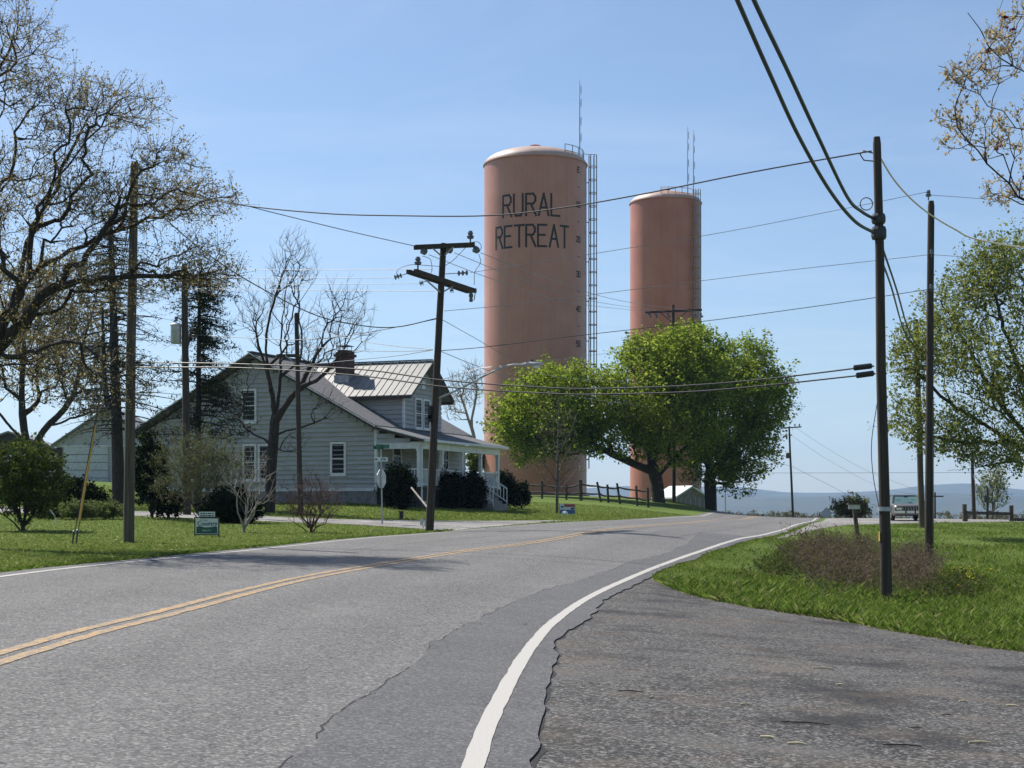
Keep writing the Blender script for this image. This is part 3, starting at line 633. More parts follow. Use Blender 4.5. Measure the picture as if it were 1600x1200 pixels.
for sgn in (-1, 1):
    w = -6.8
    while w < .68:
        va, vb = vm, vm+sgn*((V1-V0)/2+ov); zb = DR-DS*((V1-V0)/2+ov)
        m = MB(); jz = random.uniform(-.004,.004)
        w1 = w+PITCH-.012
        def q(w_, v_, z_): return H(w_, v_, z_+jz)
        m.hexa([q(w,va,DR+.03),q(w1,va,DR+.03),q(w1,vb,zb+.03),q(w,vb,zb+.03),q(w,va,DR+.09),q(w1,va,DR+.09),q(w1,vb,zb+.09),q(w,vb,zb+.09)])
        m.hexa([q(w-.03,va,DR+.09),q(w+.03,va,DR+.09),q(w+.03,vb,zb+.09),q(w-.03,vb,zb+.09),q(w-.015,va,DR+.122),q(w+.015,va,DR+.122),q(w+.015,vb,zb+.122),q(w-.015,vb,zb+.122)])
        m.build('roof_panel', 'tin', house); w += PITCH
    m = MB(); va, vb = vm, vm+sgn*((V1-V0)/2+ov); zb = DR-DS*((V1-V0)/2+ov)
    m.hexa([H(.69,va,DR-.12),H(.73,va,DR-.12),H(.73,vb,zb-.12),H(.69,vb,zb-.12),H(.69,va,DR+.08),H(.73,va,DR+.08),H(.73,vb,zb+.08),H(.69,vb,zb+.08)]); m.build('verge_board', 'weather_wood', house)
    m = MB(); v_ = vm+sgn*((V1-V0)/2+ov-.02); m.bar(H(-5.4,v_,zb-.03), H(.68,v_,zb-.03), .04, .14); m.build('eave_board', 'weather_wood', house)
m = MB(); m.bar(H(-6.8,vm,DR+.14), H(.72,vm,DR+.14), .28, .05); m.build('ridge_cap', 'tin', house)
window(None, DW, 4.1, 4.75, 5.95, 7.35, 1, .1); window(None, DW, 5.1, 5.75, 5.95, 7.35, 1, .1)
m = MB(); hbox(m,DW+.0,DW+.06,4.9,5.3,7.95,8.4); m.build('gable_vent', 'white_paint', house)
# chimney
def mat_brick():
    m, nt, out = nodes('brick'); tc = nt.nodes.new('ShaderNodeTexCoord').outputs['Object']; b = nt.nodes.new('ShaderNodeTexBrick')
    mp = nt.nodes.new('ShaderNodeMapping'); mp.inputs['Rotation'].default_value = (R(90),0,0); nt.links.new(tc, mp.inputs[0])
    b.inputs['Scale'].default_value = 4.2; b.inputs['Color1'].default_value = (.10,.035,.026,1); b.inputs['Color2'].default_value = (.06,.024,.02,1); b.inputs['Mortar'].default_value = (.14,.12,.11,1)
    nt.links.new(mp.outputs[0], b.inputs['Vector']); princ(nt, out, b.outputs[0], .9, b.outputs[1], .01, .5); return m
M['brick'] = mat_brick()
cw, cv = -3.85, 3.95
m = MB(); hbox(m,cw-.38,cw+.38,cv-.36,cv+.36,7.6,9.95); ch = m.build('chimney', 'brick', house)
m = MB(); hbox(m,cw-.46,cw+.46,cv-.44,cv+.44,9.70,9.84); m.build('chimney_band', 'brick', ch)
m = MB(); hbox(m,cw-.3,cw+.3,cv-.28,cv+.28,9.95,10.06)
for a in (-.26,.26):
    for b in (-.24,.24): m.bar(H(cw+a,cv+b,10.0), H(cw+a,cv+b,10.26), .03)
hbox(m,cw-.36,cw+.36,cv-.34,cv+.34,10.26,10.29); m.build('chimney_cap', 'darkmetal', ch)
m = MB(); hbox(m,cw-.43,cw+.43,cv-.42,cv+.42,7.5,8.72); m.build('flashing', 'galv', ch)

# ------------------------------------------------------------------ other buildings
def gbox(name, label, cat, cx_, d, w, dep, hw, hr, rot, wall, roof, base=None, extra=None):
    d = d*K; b = Vector(((cx_-800)/F*d, d, 0)); b.z = g(b.x, b.y); t = thing(name, label, cat, b); ex = Vector((cos(rot),sin(rot),0)); ey = Vector((-sin(rot),cos(rot),0))
    def Q(x,y,z): return b+ex*x+ey*y+Vector((0,0,z))
    pr = [(-w/2,-.8),(w/2,-.8),(w/2,hw),(0,hr),(-w/2,hw)]; m = MB()
    m.add([Q(x,0,z) for x,z in pr]+[Q(x,dep,z) for x,z in pr], [(0,1,2,3,4),(9,8,7,6,5)]+[(i,i+5,(i+1)%5+5,(i+1)%5) for i in range(5)]); m.build('wall', wall, t)
    s = (hr-hw)/(w/2)
    for sg in (-1,1):
        m = MB(); xo = sg*(w/2+.35); zo = hw-.35*s
        m.hexa([Q(0,-.35,hr+.01),Q(xo,-.35,zo+.01),Q(xo,dep+.35,zo+.01),Q(0,dep+.35,hr+.01),Q(0,-.35,hr+.15),Q(xo,-.35,zo+.15),Q(xo,dep+.35,zo+.15),Q(0,dep+.35,hr+.15)]); m.build('roof', roof, t)
    if extra: extra(t, Q)
    return t
def garage_bits(t, Q):
    m = MB(); m.hexa([Q(-3.1,-.06,-.3),Q(.1,-.06,-.3),Q(.1,-.01,-.3),Q(-3.1,-.01,-.3),Q(-3.1,-.06,2.5),Q(.1,-.06,2.5),Q(.1,-.01,2.5),Q(-3.1,-.01,2.5)]); d = m.build('garage_door', 'plate_grey', t)
    for k in range(1,5): m = MB(); m.bar(Q(-3.1,-.07,-.3+k*.56), Q(.1,-.07,-.3+k*.56), .02, .03); m.build('door_panel_seam', 'darkmetal', d)
    m = MB(); m.bar(Q(-3.35,-.05,2.56), Q(3.4,-.05,2.56), .1, .08); m.build('door_header', 'white_paint', t)
    m = MB(); m.bar(Q(-3.42,-.04,-.3), Q(-3.42,-.04,2.45), .42, .05, (0,1,0)); m.build('dark_corner_panel', 'weather_wood', t)
gbox('garage', 'white gabled garage with closed overhead door behind the left trees', 'garage', 167, 58, 7.2, 8, 2.75, 5.2, 0, 'siding', 'tin', extra=garage_bits)
def carport_bits(t, Q):
    for k in range(5): m = MB(); m.bar(Q(-4,-.1,.4+k*.38), Q(4,-.1,.4+k*.38), .06, .17); m.build('slat', 'white_paint', t)
    for x in (-4,-1.3,1.3,4): m = MB(); m.bar(Q(x,-.16,-.5), Q(x,-.16,2.1), .14); m.build('post', 'white_paint', t)
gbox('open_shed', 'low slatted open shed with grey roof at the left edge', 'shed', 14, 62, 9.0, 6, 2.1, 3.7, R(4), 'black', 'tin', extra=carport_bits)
def shed_bits(t, Q):
    for k in range(7): m = MB(); m.bar(Q(-1.6+k*.53,-.02,-.3), Q(-1.6+k*.53,-.02,1.1), .05, .04, (0,1,0)); m.build('batten', 'plate_grey', t)
gbox('small_shed', 'little white roofed shed glimpsed between the maple trunks', 'shed', 1079, 74, 3.4, 3, 1.2, 2.1, R(30), 'concrete', 'sign_white', extra=shed_bits)

# ------------------------------------------------------------------ utility poles
def pole(label, bx, d, tx, ty, rb, rt, mat='pole', group='wooden utility poles', lean_d=0):
    b = ground_at(bx, d); top = P(tx, ty, d+lean_d); t = thing('utility_pole', label, 'utility pole', b, group)
    pts = [b+(top-b)*k for k in (-.06,.0,.25,.5,.75,.985,1)]; rs = [rb,rb,rb+(rt-rb)*.25,rb+(rt-rb)*.5,rb+(rt-rb)*.75,rt,rt*.8]
    wob = [Vector((random.uniform(-.015,.015),random.uniform(-.015,.015),0)) if 1 < k < 5 else Vector((0,0,0)) for k in range(7)]
    MB().tube([p+w for p,w in zip(pts,wob)], rs, 14).build('shaft', mat, t, smooth=True)
    t['_'] = 0; del t['_']
    return t, b, top
def on_pole(b, top, py):     # point on the pole axis at a photo row
    f = lambda k: YH-( (b+(top-b)*k).z-CZ)/(b+(top-b)*k).y*F
    lo, hi = -.1, 1.1
    for _ in range(40):
        mid = (lo+hi)/2
        if f(mid) > py: lo = mid
        else: hi = mid
    return b+(top-b)*lo
def insulator(a, b, parent, n=3, r=.07, mat='porcelain'):
    a = Vector(a); b = Vector(b); pts = []; rs = []
    for k in range(n):
        for q, rr in ((.05,.3),(.2,1),(.6,.9),(.75,.3)): pts.append(a+(b-a)*((k+q)/n)); rs.append(r*rr)
    MB().tube(pts, rs, 8).build('insulator', mat, parent)
def pin(p, parent, s=1.0):
    MB().lathe(p, [(.02*s,0),(.02*s,.1*s),(.07*s,.11*s),(.09*s,.17*s),(.05*s,.2*s),(.07*s,.24*s),(.04*s,.3*s)], 10).build('insulator', 'porcelain', parent)

# near right pole
pA, bA, tA = pole('thick leaning brown pole rising from the brush at right', 1385.5, 16.8, 1370, 214, .122, .083, 'pole')
m = MB(); q = on_pole(bA,tA,365); m.lathe(q-Vector((0,0,.12)), [(.14,0),(.16,.05),(.16,.2),(.14,.26)], 10); m.build('cable_clamp', 'darkmetal', pA)
m = MB(); q = on_pole(bA,tA,342); m.lathe(q-Vector((0,0,.1)), [(.13,0),(.15,.05),(.15,.15),(.13,.2)], 10); m.build('cable_clamp', 'darkmetal', pA)
m = MB(); q = on_pole(bA,tA,243); m.tube([q+Vector((-.1,-.05,.04)), q+Vector((-.32,-.1,.08)), q+Vector((-.38,-.1,0)), q+Vector((-.3,-.1,-.12)), q+Vector((-.1,-.1,-.14))], .014, 5); m.build('hook', 'darkmetal', pA)
m = MB(); q = on_pole(bA,tA,320); m.tube([q+Vector((-.14+.13*cos(a)-.13, -.1, .13*sin(a))) for a in np.linspace(0,2*pi,16)], .011, 4); m.build('wire_coil', 'wire', pA)
m = MB(); q = on_pole(bA,tA,795); m.lathe(q-Vector((0,0,.05)), [(.152,0),(.152,.09)], 12); m.build('band', 'galv', pA)
m = MB(); q = on_pole(bA,tA,838); m.box(q+Vector((-.135,-.06,-.1)), q+Vector((-.12,.02,.1))); m.build('orange_marker', 'yellow_guard', pA)
pB, bB, tB = pole('tall slim brown pole just right of the thick one', 1451, 26, 1455, 314, .135, .105, 'pole')
pin(tB+Vector((-.09,0,.02)), pB, 1.1)
for py in (398, 452): pin(on_pole(bB,tB,py)+Vector((-.02,-.15,-.1)), pB, .8)
m = MB(); m.tube([bB+(tB-bB)*.02+Vector((.09,-.15,0)), bB+(tB-bB)*.45+Vector((.06,-.13,0))], .035, 6); m.build('conduit', 'pole_grey', pB)
pC, bC, tC = pole('shorter grey pole standing behind the tall slim one', 1441, 36.5, 1431, 499, .145, .115, 'pole_grey')
for py, r_ in ((548,.2),(560,.17),(575,.22),(590,.15)):
    m = MB(); q = on_pole(bC,tC,py); m.lathe(q+Vector((.22,-.2,-.12)), [(r_*.5,0),(r_,.05),(r_,.2),(r_*.5,.25)], 8); m.build('cable_terminal', 'black', pC)
# left pole in the lawn
pD, bD, tD = pole('grey wooden pole in the left lawn with yellow guyed stay', 201, 20.3, 210, 253, .14, .1, 'pole_grey')
# centre pole with crossarms and street lamp
pE, bE, tE = pole('leaning pole with two crossarms and a street lamp before the house', 671, 25.5, 693, 380, .135, .1, 'pole')
dE = 25.5
a, b = P(646,386,25.4), P(742,382,25.4)
m = MB(); m.bar(a+Vector((0,.12,0)), b+Vector((0,.12,0)), .11, .13); m.bar(a+Vector((0.06,-.12,-.02)), b+Vector((.0,-.12,-.02)), .11, .13); m.build('crossarm', 'pole', pE)
a2, b2 = P(643,424,24.6), P(737,455,26.5)
m = MB(); sv = (b2-a2).cross(Vector((0,0,1))).normalized()*.13; m.bar(a2+sv, b2+sv, .11, .13); m.bar(a2-sv, b2-sv, .11, .13); m.build('crossarm', 'pole', pE)
m = MB(); q = on_pole(bE,tE,458); m.bar(P(665,437,24.9), q, .05, .03); m.bar(P(708,447,25.9), q, .05, .03); m.build('arm_brace', 'galv', pE)
m = MB(); q = on_pole(bE,tE,402); m.bar(P(676,388,25.3), q, .04, .03); m.bar(P(708,386,25.3), q, .04, .03); m.build('arm_brace', 'galv', pE)
pin(P(735,380,25.4), pE, 1.3); pin(P(653,421,24.8), pE, 1.3)
for x0,y0,x1,y1 in ((658,390,669,397),(698,388,709,394),(740,388,750,394)): insulator(P(x0,y0,25.4), P(x1,y1,25.5), pE, 1, .12)
for x0,y0,x1,y1 in ((641,426,615,434),(668,440,655,443),(696,428,733,426),(697,455,709,453)): insulator(P((x0+x1)/2,(y0+y1)/2,25.4), P(x1,y1,25.4), pE, 3, .085); 
m = MB()
for x0,y0,x1,y1 in ((641,426,628,430),(672,438,660,441),(696,428,715,427)): m.bar(P(x0,y0,25.4), P(x1,y1,25.4), .02)
m.build('insulator_rod', 'darkmetal', pE)
m = MB(); q = P(736,455,26.4); m.lathe(q-Vector((0,0,.35)), [(.05,0),(.07,.05),(.05,.12),(.08,.2),(.05,.3),(.07,.4)], 8); m.bar(q+Vector((.1,0,-.3)), q+Vector((.16,0,.1)), .03); m.build('fuse_cutout', 'porcelain', pE)
m = MB()
for seq in ([(620,432),(622,421),(640,414),(655,414)],[(655,414),(690,416),(700,412),(710,405),(733,381)],[(735,379),(747,378),(752,386),(748,395)],[(748,397),(751,410),(742,425),(741,445)],[(660,400),(672,405),(675,420),(672,430)]):
    m.tube(smoothline([P(x,y,25.3) for x,y in seq],5), .009, 4)
m.build('jumper_wire', 'wire', pE)
# street lamp
arm = smoothline([on_pole(bE,tE,622)+Vector((.08,-.05,0)), P(720,607,25.2), P(765,583,24.9), P(795,571,24.7), P(822,570,24.6)], 6)
la_ = MB().tube(arm, .032, 8).build('lamp_arm', 'galv', pE)
MB().tube([on_pole(bE,tE,595)+Vector((.05,0,0)), P(750,575,25.0), P(788,571.5,24.7)], .009, 5).build('arm_stay', 'galv', pE)
c_ = P(834,569,24.55); m = MB(); hd = Vector((1,-.1,0)).normalized(); sd_ = Vector((.1,1,0)).normalized()
ring = lambda s, w, zl, zh: [c_+hd*s+sd_*(w*cos(a))+Vector((0,0,(zh if sin(a) > 0 else zl)*abs(sin(a)))) for a in np.linspace(0,2*pi,10,endpoint=False)]
secs = [ring(-.32,.05,-.04,.04), ring(-.2,.09,-.06,.07), ring(.0,.14,-.07,.08), ring(.2,.13,-.06,.06), ring(.3,.04,-.03,.02)]
vs = [v for s in secs for v in s]; fs = [(i*10+k, i*10+(k+1)%10, (i+1)*10+(k+1)%10, (i+1)*10+k) for i in range(4) for k in range(10)]+[tuple(range(9,-1,-1)), tuple(range(40,50))]
m.add(vs, fs); lh = m.build('lamp_head', 'galv', pE, smooth=True)
MB().lathe(c_+hd*.08+Vector((0,0,-.1)), [(.03,-.03),(.09,0),(.1,.05)], 10).build('lens', 'sign_white', lh)
MB().lathe(c_+hd*-.05+Vector((0,0,.07)), [(.035,0),(.035,.07),(.02,.08)], 8).build('photocell', 'darkmetal', lh)
m = MB()
for py, s in ((640,.13),(650,.1),(655,.09)): q = on_pole(bE,tE,py); m.box(q+Vector((-.22,-.18,-.1)), q+Vector((-.12,.0,.12)))
m.build('meter_box', 'black', pE)
# pole against the house, transformer pole, far poles
pF, bF, tF = pole('thin pole with a short side arm in front of the house gable', 470, 34, 463, 489, .12, .09, 'pole')
m = MB(); q = on_pole(bF,tF,556); m.bar(q+Vector((.1,-.1,0)), P(432,556,33.8), .12, .13); m.build('side_arm', 'pole', pF)
m = MB(); q = on_pole(bF,tF,570); m.bar(q, P(446,556,33.8), .05, .03); m.build('arm_brace', 'galv', pF)
pG, bG, tG = pole('pole carrying a grey transformer among the conifers', 292, 33, 288, 412, .17, .12, 'pole')
q = on_pole(bG,tG,520); m = MB(); m.lathe(q+Vector((-.36,-.05,-.45)), [(.2,0),(.22,.04),(.22,.72),(.24,.74),(.24,.78),(.16,.83)], 16); tr = m.build('transformer', 'galv', pG, smooth=True)
pin(q+Vector((-.36,-.05,.36)), pG, 1.0)
m = MB(); m.tube([q+Vector((.3,-.1,.1)), q+Vector((.3,-.1,.45))], .03, 6); m.build('fuse_cutout', 'porcelain', pG)
pH, bH, tH = pole('far pole whose crossarm shows above the maples before the slim tank', 1053, 70, 1052, 476, .17, .12, 'pole')
m = MB(); m.bar(P(1009,488,70)+Vector((0,.1,0)), P(1097,484,70)+Vector((0,.1,0)), .12, .17); m.build('crossarm', 'pole', pH)
m = MB(); m.bar(P(1030,487,69.8), on_pole(bH,tH,505), .06,.05); m.bar(P(1075,485,69.8), on_pole(bH,tH,505), .06,.05); m.build('arm_brace', 'pole', pH)
for x in (1014,1024,1043,1085,1094): insulator(P(x,489,69.8), P(x+4,497,69.8), pH, 2, .13)
pI, bI, tI = pole('distant pole beside the road crest with a small box and crossarm', 1239.5, 92, 1233, 666, .15, .1, 'pole')
m = MB(); m.bar(P(1221,669,92), P(1252,667,92), .14, .14); m.build('crossarm', 'pole', pI)
m = MB(); q = P(1231,712,91.7); m.box(q-Vector((.2,.15,.3)), q+Vector((.15,.15,.3))); m.build('equipment_box', 'darkmetal', pI)
for x in (1224,1242,1249): pin(P(x,667,92), pI, 1.2)
m = MB(); q = P(1229,682,91.7); m.lathe(q, [(.08,-.15),(.12,-.1),(.12,.1),(.06,.15)], 8); m.build('insulator', 'porcelain', pI)
pJ, bJ, tJ = pole('small far pole with crossarm past the parked car', 1461, 120, 1461, 769, .16, .13, 'pole')
m = MB(); m.bar(P(1452,775.5,120), P(1474,775.5,120), .2, .2); m.build('crossarm', 'pole', pJ)
pK, bK, tK = pole('pole with a stay wire behind the right-hand rail fence', 1522, 52, 1519, 705, .13, .1, 'pole')
pL, bL, tL = pole('thin pole beside the far small tree at right', 1543, 75, 1543, 763, .13, .1, 'pole')
m = MB(); q = P(1541,780,74.8); m.box(q-Vector((.2,.1,.3)), q+Vector((.2,.1,.3))); m.build('equipment_box', 'darkmetal', pL)

# ------------------------------------------------------------------ wires, each hanging in its own vertical plane
def wire(label, pts, dA, dB, r=.012, mat='wire', name='utility_wire', ends=(None,None), group='overhead wires', sub=7):
    A = ends[0] if ends[0] is not None else P(*pts[0], dA); B = ends[1] if ends[1] is not None else P(*pts[-1], dB); out = [A]
    for x, y in pts[1:-1]:
        dx = (x-800)/F; ex, ey = B.x-A.x, B.y-A.y
        s = (A.y*dx-A.x)/(ex-ey*dx); d = A.y+s*ey; out.append(P(x, y, d/K))
    out.append(B); L = smoothline(out, sub)
    o = MB().tube(L, r, 5).build(name, mat, None, base=A); tag(o, label, 'wire', group); return o
wire('wire sagging from thick right pole top across to left lawn pole', [(1362,236),(1180,268),(1000,304),(870,326),(760,337),(620,337),(500,333),(360,318),(213,288)], 16.7, 20.3, .016)
wire('pale twisted service drop falling right from thick pole top', [(1372,240),(1400,285),(1440,325),(1490,357),(1540,377),(1700,402)], 16.8, 21, .019, 'wire_pale', ends=(on_pole(bA,tA,238),None))
def cable(label, pts, ds, r, mat='cable_teal'):
    L = smoothline([P(x,y,d) for (x,y),d in zip(pts,ds)], 8); tag(MB().tube(L, r, 8).build('thick_cable', mat, None, base=L[0], smooth=True), label, 'cable', 'overhead wires')
cable('left one of two thick black cables dropping from frame top to pole', [(1366,364),(1335,345),(1296,297),(1248,213),(1205,120),(1152,0),(1066,-200),(700,-1100)], [16.7,15.6,14.4,12.9,11.6,10.2,8.4,4.6], .033)
cable('right one of two thick black cables dropping from frame top to pole', [(1366,342),(1347,331),(1324,308),(1278,213),(1228,105),(1178,0),(1090,-200),(730,-1100)], [16.8,16.2,15.2,13.2,11.7,10.3,8.5,4.7], .033)
wire('left of two cables descending from thick pole to short grey pole', [(1381,398),(1393,450),(1410,510),(1424,540)], 16.8, 36.3, .026, ends=(on_pole(bA,tA,398),None))
wire('right of two cables descending from thick pole to short grey pole', [(1381,378),(1400,450),(1422,522),(1444,555)], 16.8, 36.3, .026, ends=(on_pole(bA,tA,372),None))
wire('upper of two long dark cables passing before maples with splice case', [(212,566),(380,569),(560,577),(690,594),(860,606),(950,607),(1081,602),(1200,592),(1366,572)], 20.3, 16.7, .017)
wire('lower of two long dark cables passing before maples with splice case', [(212,574),(380,575),(560,587),(700,605),(860,615),(950,616),(1081,612),(1200,602),(1368,584)], 20.3, 16.7, .017)
for k, (x0,y0,x1,y1) in enumerate(((1333,575,1363,571.5),(1337,587,1366,583))):
    a, b = P(x0,y0,16.75), P(x1,y1,16.7); o = MB().tube([a, a+(b-a)*.06, a+(b-a)*.94, b], [.03,.06,.06,.03], 8).build('splice_case', 'black', None, base=a, smooth=True)
    tag(o, 'upper black splice case on cable beside thick right pole' if k == 0 else 'lower black splice case on cable beside thick right pole', 'splice case', 'cable splice cases')
wire('wire from left lawn pole to left end of upper crossarm', [(213,290),(360,316),(430,333),(540,360),(646,384)], 20.3, 25.4, .012)
wire('wire dipping from left pole past bare tree to centre pole', [(213,300),(300,378),(380,434),(487,490),(560,508),(620,511),(684,497)], 20.3, 25.4, .016)
wire('wire from pines past thin house pole up to centre pole', [(300,523),(388,528),(470,531),(540,525),(620,511),(684,498)], 33, 25.4, .013)
for y0, y1, x1, lab in ((420,421,676,'topmost'),(433,434,615,'second'),(443,443,655,'third'),(451,455,678,'lowest')):
    wire(lab+' of four level wires from transformer pole to centre pole', [(288,y0),(400,y0+1.5),(520,(y0+y1)/2+1),(x1,y1)], 33, 25.4, .009, 'wire_alu')
wire('wire from centre pole top rising to pin on tall slim pole', [(735,426),(930,396),(1130,363),(1310,328),(1453,306)], 25.4, 26, .009, 'wire_alu', ends=(None,tB+Vector((-.09,0,.3))))
wire('upper of two wires from centre pole to side of tall slim pole', [(694,486),(800,476),(960,456),(1200,426),(1452,398)], 25.4, 26, .009, 'wire_alu')
wire('lower of two wires from centre pole to side of tall slim pole', [(689,548),(760,542),(907,524),(1100,502),(1300,475),(1452,452)], 25.4, 26, .012)
for y, lab in ((305,'highest'),(398,'middle'),(452,'lowest')):
    wire(lab+' wire running right from tall slim pole into the tree', [(1455,y),(1500,y+3),(1620,y+12)], 26, 31, .009, 'wire_alu')
for x0,y0,x1,lab in ((670,398,1016,'left'),(710,395,1040,'middle'),(751,395,1092,'right')):
    wire(lab+' of three wires from upper crossarm to far pole among maples', [(x0,y0),(x0+(x1-x0)*.33,y0+43),(x0+(x1-x0)*.66,y0+76),(x1,487)], 25.4, 69.8, .011, 'wire_alu')
wire('upper slack wire from centre pole past large tank to maples', [(692,500),(740,527),(800,560),(880,590),(1050,600)], 25.4, 69, .010, 'wire_alu')
wire('lower slack wire from centre pole past large tank to maples', [(689,549),(740,570),(800,592),(900,620),(1050,640)], 25.4, 69, .011, 'wire_alu')
for pts, lab in (([(676,546),(620,541),(562,532),(470,510)],'highest'),([(676,547),(620,549),(545,547),(470,540)],'middle'),([(676,547),(620,556),(560,562),(470,571)],'lowest')):
    wire(lab+' of three wires fanning left from centre pole to house pole', pts, 25.4, 34, .011, 'wire_alu')
wire('pair line passing house front toward large tank, upper strand', [(700,604),(760,583),(830,567),(1050,540)], 25.4, 69, .009, 'wire_alu')
wire('long far wire crossing low sky left of distant pole', [(1000,738),(1235,739),(1600,738)], 150, 150, .035, 'wire_alu')
wire('line from distant crest pole falling right toward valley, topmost', [(1243,668),(1300,705),(1365,740),(1460,775)], 92, 120, .014, 'wire_alu')
wire('line from distant crest pole falling right toward valley, middle', [(1236,680),(1300,722),(1380,762),(1460,777)], 92, 120, .014, 'wire_alu')
wire('line from distant crest pole falling right toward valley, lowest', [(1238,729),(1290,755),(1340,780),(1400,800)], 92, 110, .018)
wire('wire from maples crossing to middle of distant crest pole', [(1150,695),(1190,714),(1236,729)], 70, 92, .018)
wire('wire from dark sign rising to box on distant crest pole', [(1140,745),(1180,735),(1228,713)], 69, 92, .016)
wire('stay wire slanting down from pole behind right fence', [(1519,715),(1528,770),(1538,817)], 52, 48, .014, ends=(on_pole(bK,tK,740),ground_at(1538,48)))
wire('loose ground wire bowing beside the thick pole', [(1371,630),(1362,690),(1364,740),(1374,790)], 16.7, 16.7, .009, ends=(on_pole(bA,tA,630)+Vector((-.13,-.08,0)),on_pole(bA,tA,792)+Vector((-.14,-.08,0))))
# guyed stays of the left pole
def stay(label, gx_, d, topy, guard):
    b = ground_at(gx_, d); top = on_pole(bD,tD,topy); t = thing('guy_wire', label, 'guy wire', b, 'guy wires of the left pole')
    MB().tube([b-Vector((0,0,.1)), top], .012, 5).build('strand', 'wire', t)
    MB().tube([b-Vector((0,0,.2)), b+(top-b)*.035], .02, 6).build('anchor_rod', 'darkmetal', t)
    m = MB(); m.tube([b+(top-b)*.035+Vector((.0,.0,.0))+Vector((.035*cos(a),0,.035*sin(a))) for a in np.linspace(0,2*pi,9)], .009, 4); m.build('eye', 'galv', t)
    if guard: MB().tube([b+(top-b)*.065, b+(top-b)*.33], .028, 8).build('yellow_guard', 'yellow_guard', t)
stay('guy wire with long yellow plastic guard in the left lawn', 118, 19.6, 300, True)
stay('bare dark guy wire just left of the yellow guarded one', 112, 19.4, 330, False)
# pale slanted guard by the centre pole
a, b = P(643,762,27.5), P(668,793,25.8); o = MB().tube([a, b, ground_at(671,25.7)], .03, 6).build('guy_guard', 'bark_pale', None, base=ground_at(671,25.7)); tag(o, 'pale slanted guard tube leaning on the foot of the centre pole', 'guy guard')

# ------------------------------------------------------------------ vegetation
def unit(n): v = rng.normal(size=(n,3)); return v/np.linalg.norm(v,axis=1)[:,None]
def lobes(L, shell=.5):
    "L: (px, py, rx, ry, depth, depth radius, count) -> points through ellipsoid lobes, denser outward"
    out = []
    for cx_,cy_,rx,ry,d,rd,n in L:
        c = P(cx_,cy_,d); u = unit(n)*(shell+(1-shell)*rng.random((n,1))**.6)
        out.append(np.array(c)+u*np.array([rx/F*d*K, rd, ry/F*d*K]))
    return np.concatenate(out)
def grow(limbs, T, bf=.3, step=.45, bend=.10):
    pos = []; par = []; pl = []
    for L in limbs:
        L = [Vector(p) for p in smoothline(L,5)]; pts = [L[0]]; acc = 0
        for a,b in zip(L,L[1:]):
            acc += (b-a).length
            if acc >= step: pts.append(b); acc = 0
        pts.append(L[-1])
        if not pos: pos.append(tuple(pts[0])); par.append(-1); pl.append(0); last = 0
        else:
            D = ((np.array(pos)-np.array(pts[0]))**2).sum(1); last = int(D.argmin())
        for p in pts[1:]:
            pl.append(pl[last]+(p-Vector(pos[last])).length); par.append(last); pos.append(tuple(p)); last = len(pos)-1
    n0 = len(pos); N = len(T); X = np.concatenate([np.array(pos), T]); par = np.r_[par, np.full(N,-1)].astype(int); pl = np.r_[pl, np.zeros(N)]
    D = np.sqrt(((T[:,None]-X[None,:n0])**2).sum(-1)); cost = D+bf*pl[None,:n0]; bp = cost.argmin(1); bc = cost[np.arange(N),bp]; done = np.zeros(N,bool)
    for _ in range(N):
        k = int(np.argmin(bc)); j = bp[k]; par[n0+k] = j; dist = np.linalg.norm(T[k]-X[j]); pl[n0+k] = pl[j]+dist
        done[k] = True; bc[k] = np.inf
        c = np.sqrt(((T-T[k])**2).sum(1))+bf*pl[n0+k]; u = (c < bc)&~done; bc[u] = c[u]; bp[u] = n0+k
    order = np.argsort(-pl); cnt = np.zeros(len(X)); 
    for k in order:
        if cnt[k] == 0: cnt[k] = 1
        if par[k] >= 0: cnt[par[k]] += cnt[k]
    return X, par, cnt, n0
def branches(X, par, cnt, r_base, r_tip, pw=None, bend=.12, n0=0, stem=0):
    root = cnt.max(); pw = pw or math.log(r_base/r_tip)/math.log(root); r = r_tip*cnt**(pw if not stem else .34)
    if stem: r[:stem] = np.maximum(r[:stem], r_base*np.linspace(1,.45,stem))
    k = np.where(par >= 0)[0]; A = X[par[k]]; B = X[k]; ra = np.minimum(r[par[k]], r[k]*1.6+.004); rb = r[k]
    L = np.linalg.norm(B-A,axis=1)[:,None]; mid = (A+B)/2+rng.normal(0,1,A.shape)*L*bend*(rb[:,None] < r_base*.5)
    A2 = np.concatenate([A,mid]); B2 = np.concatenate([mid,B]); r0 = np.r_[ra,(ra+rb)/2]; r1 = np.r_[(ra+rb)/2,rb]
    return prisms(A2,B2,r0,r1)
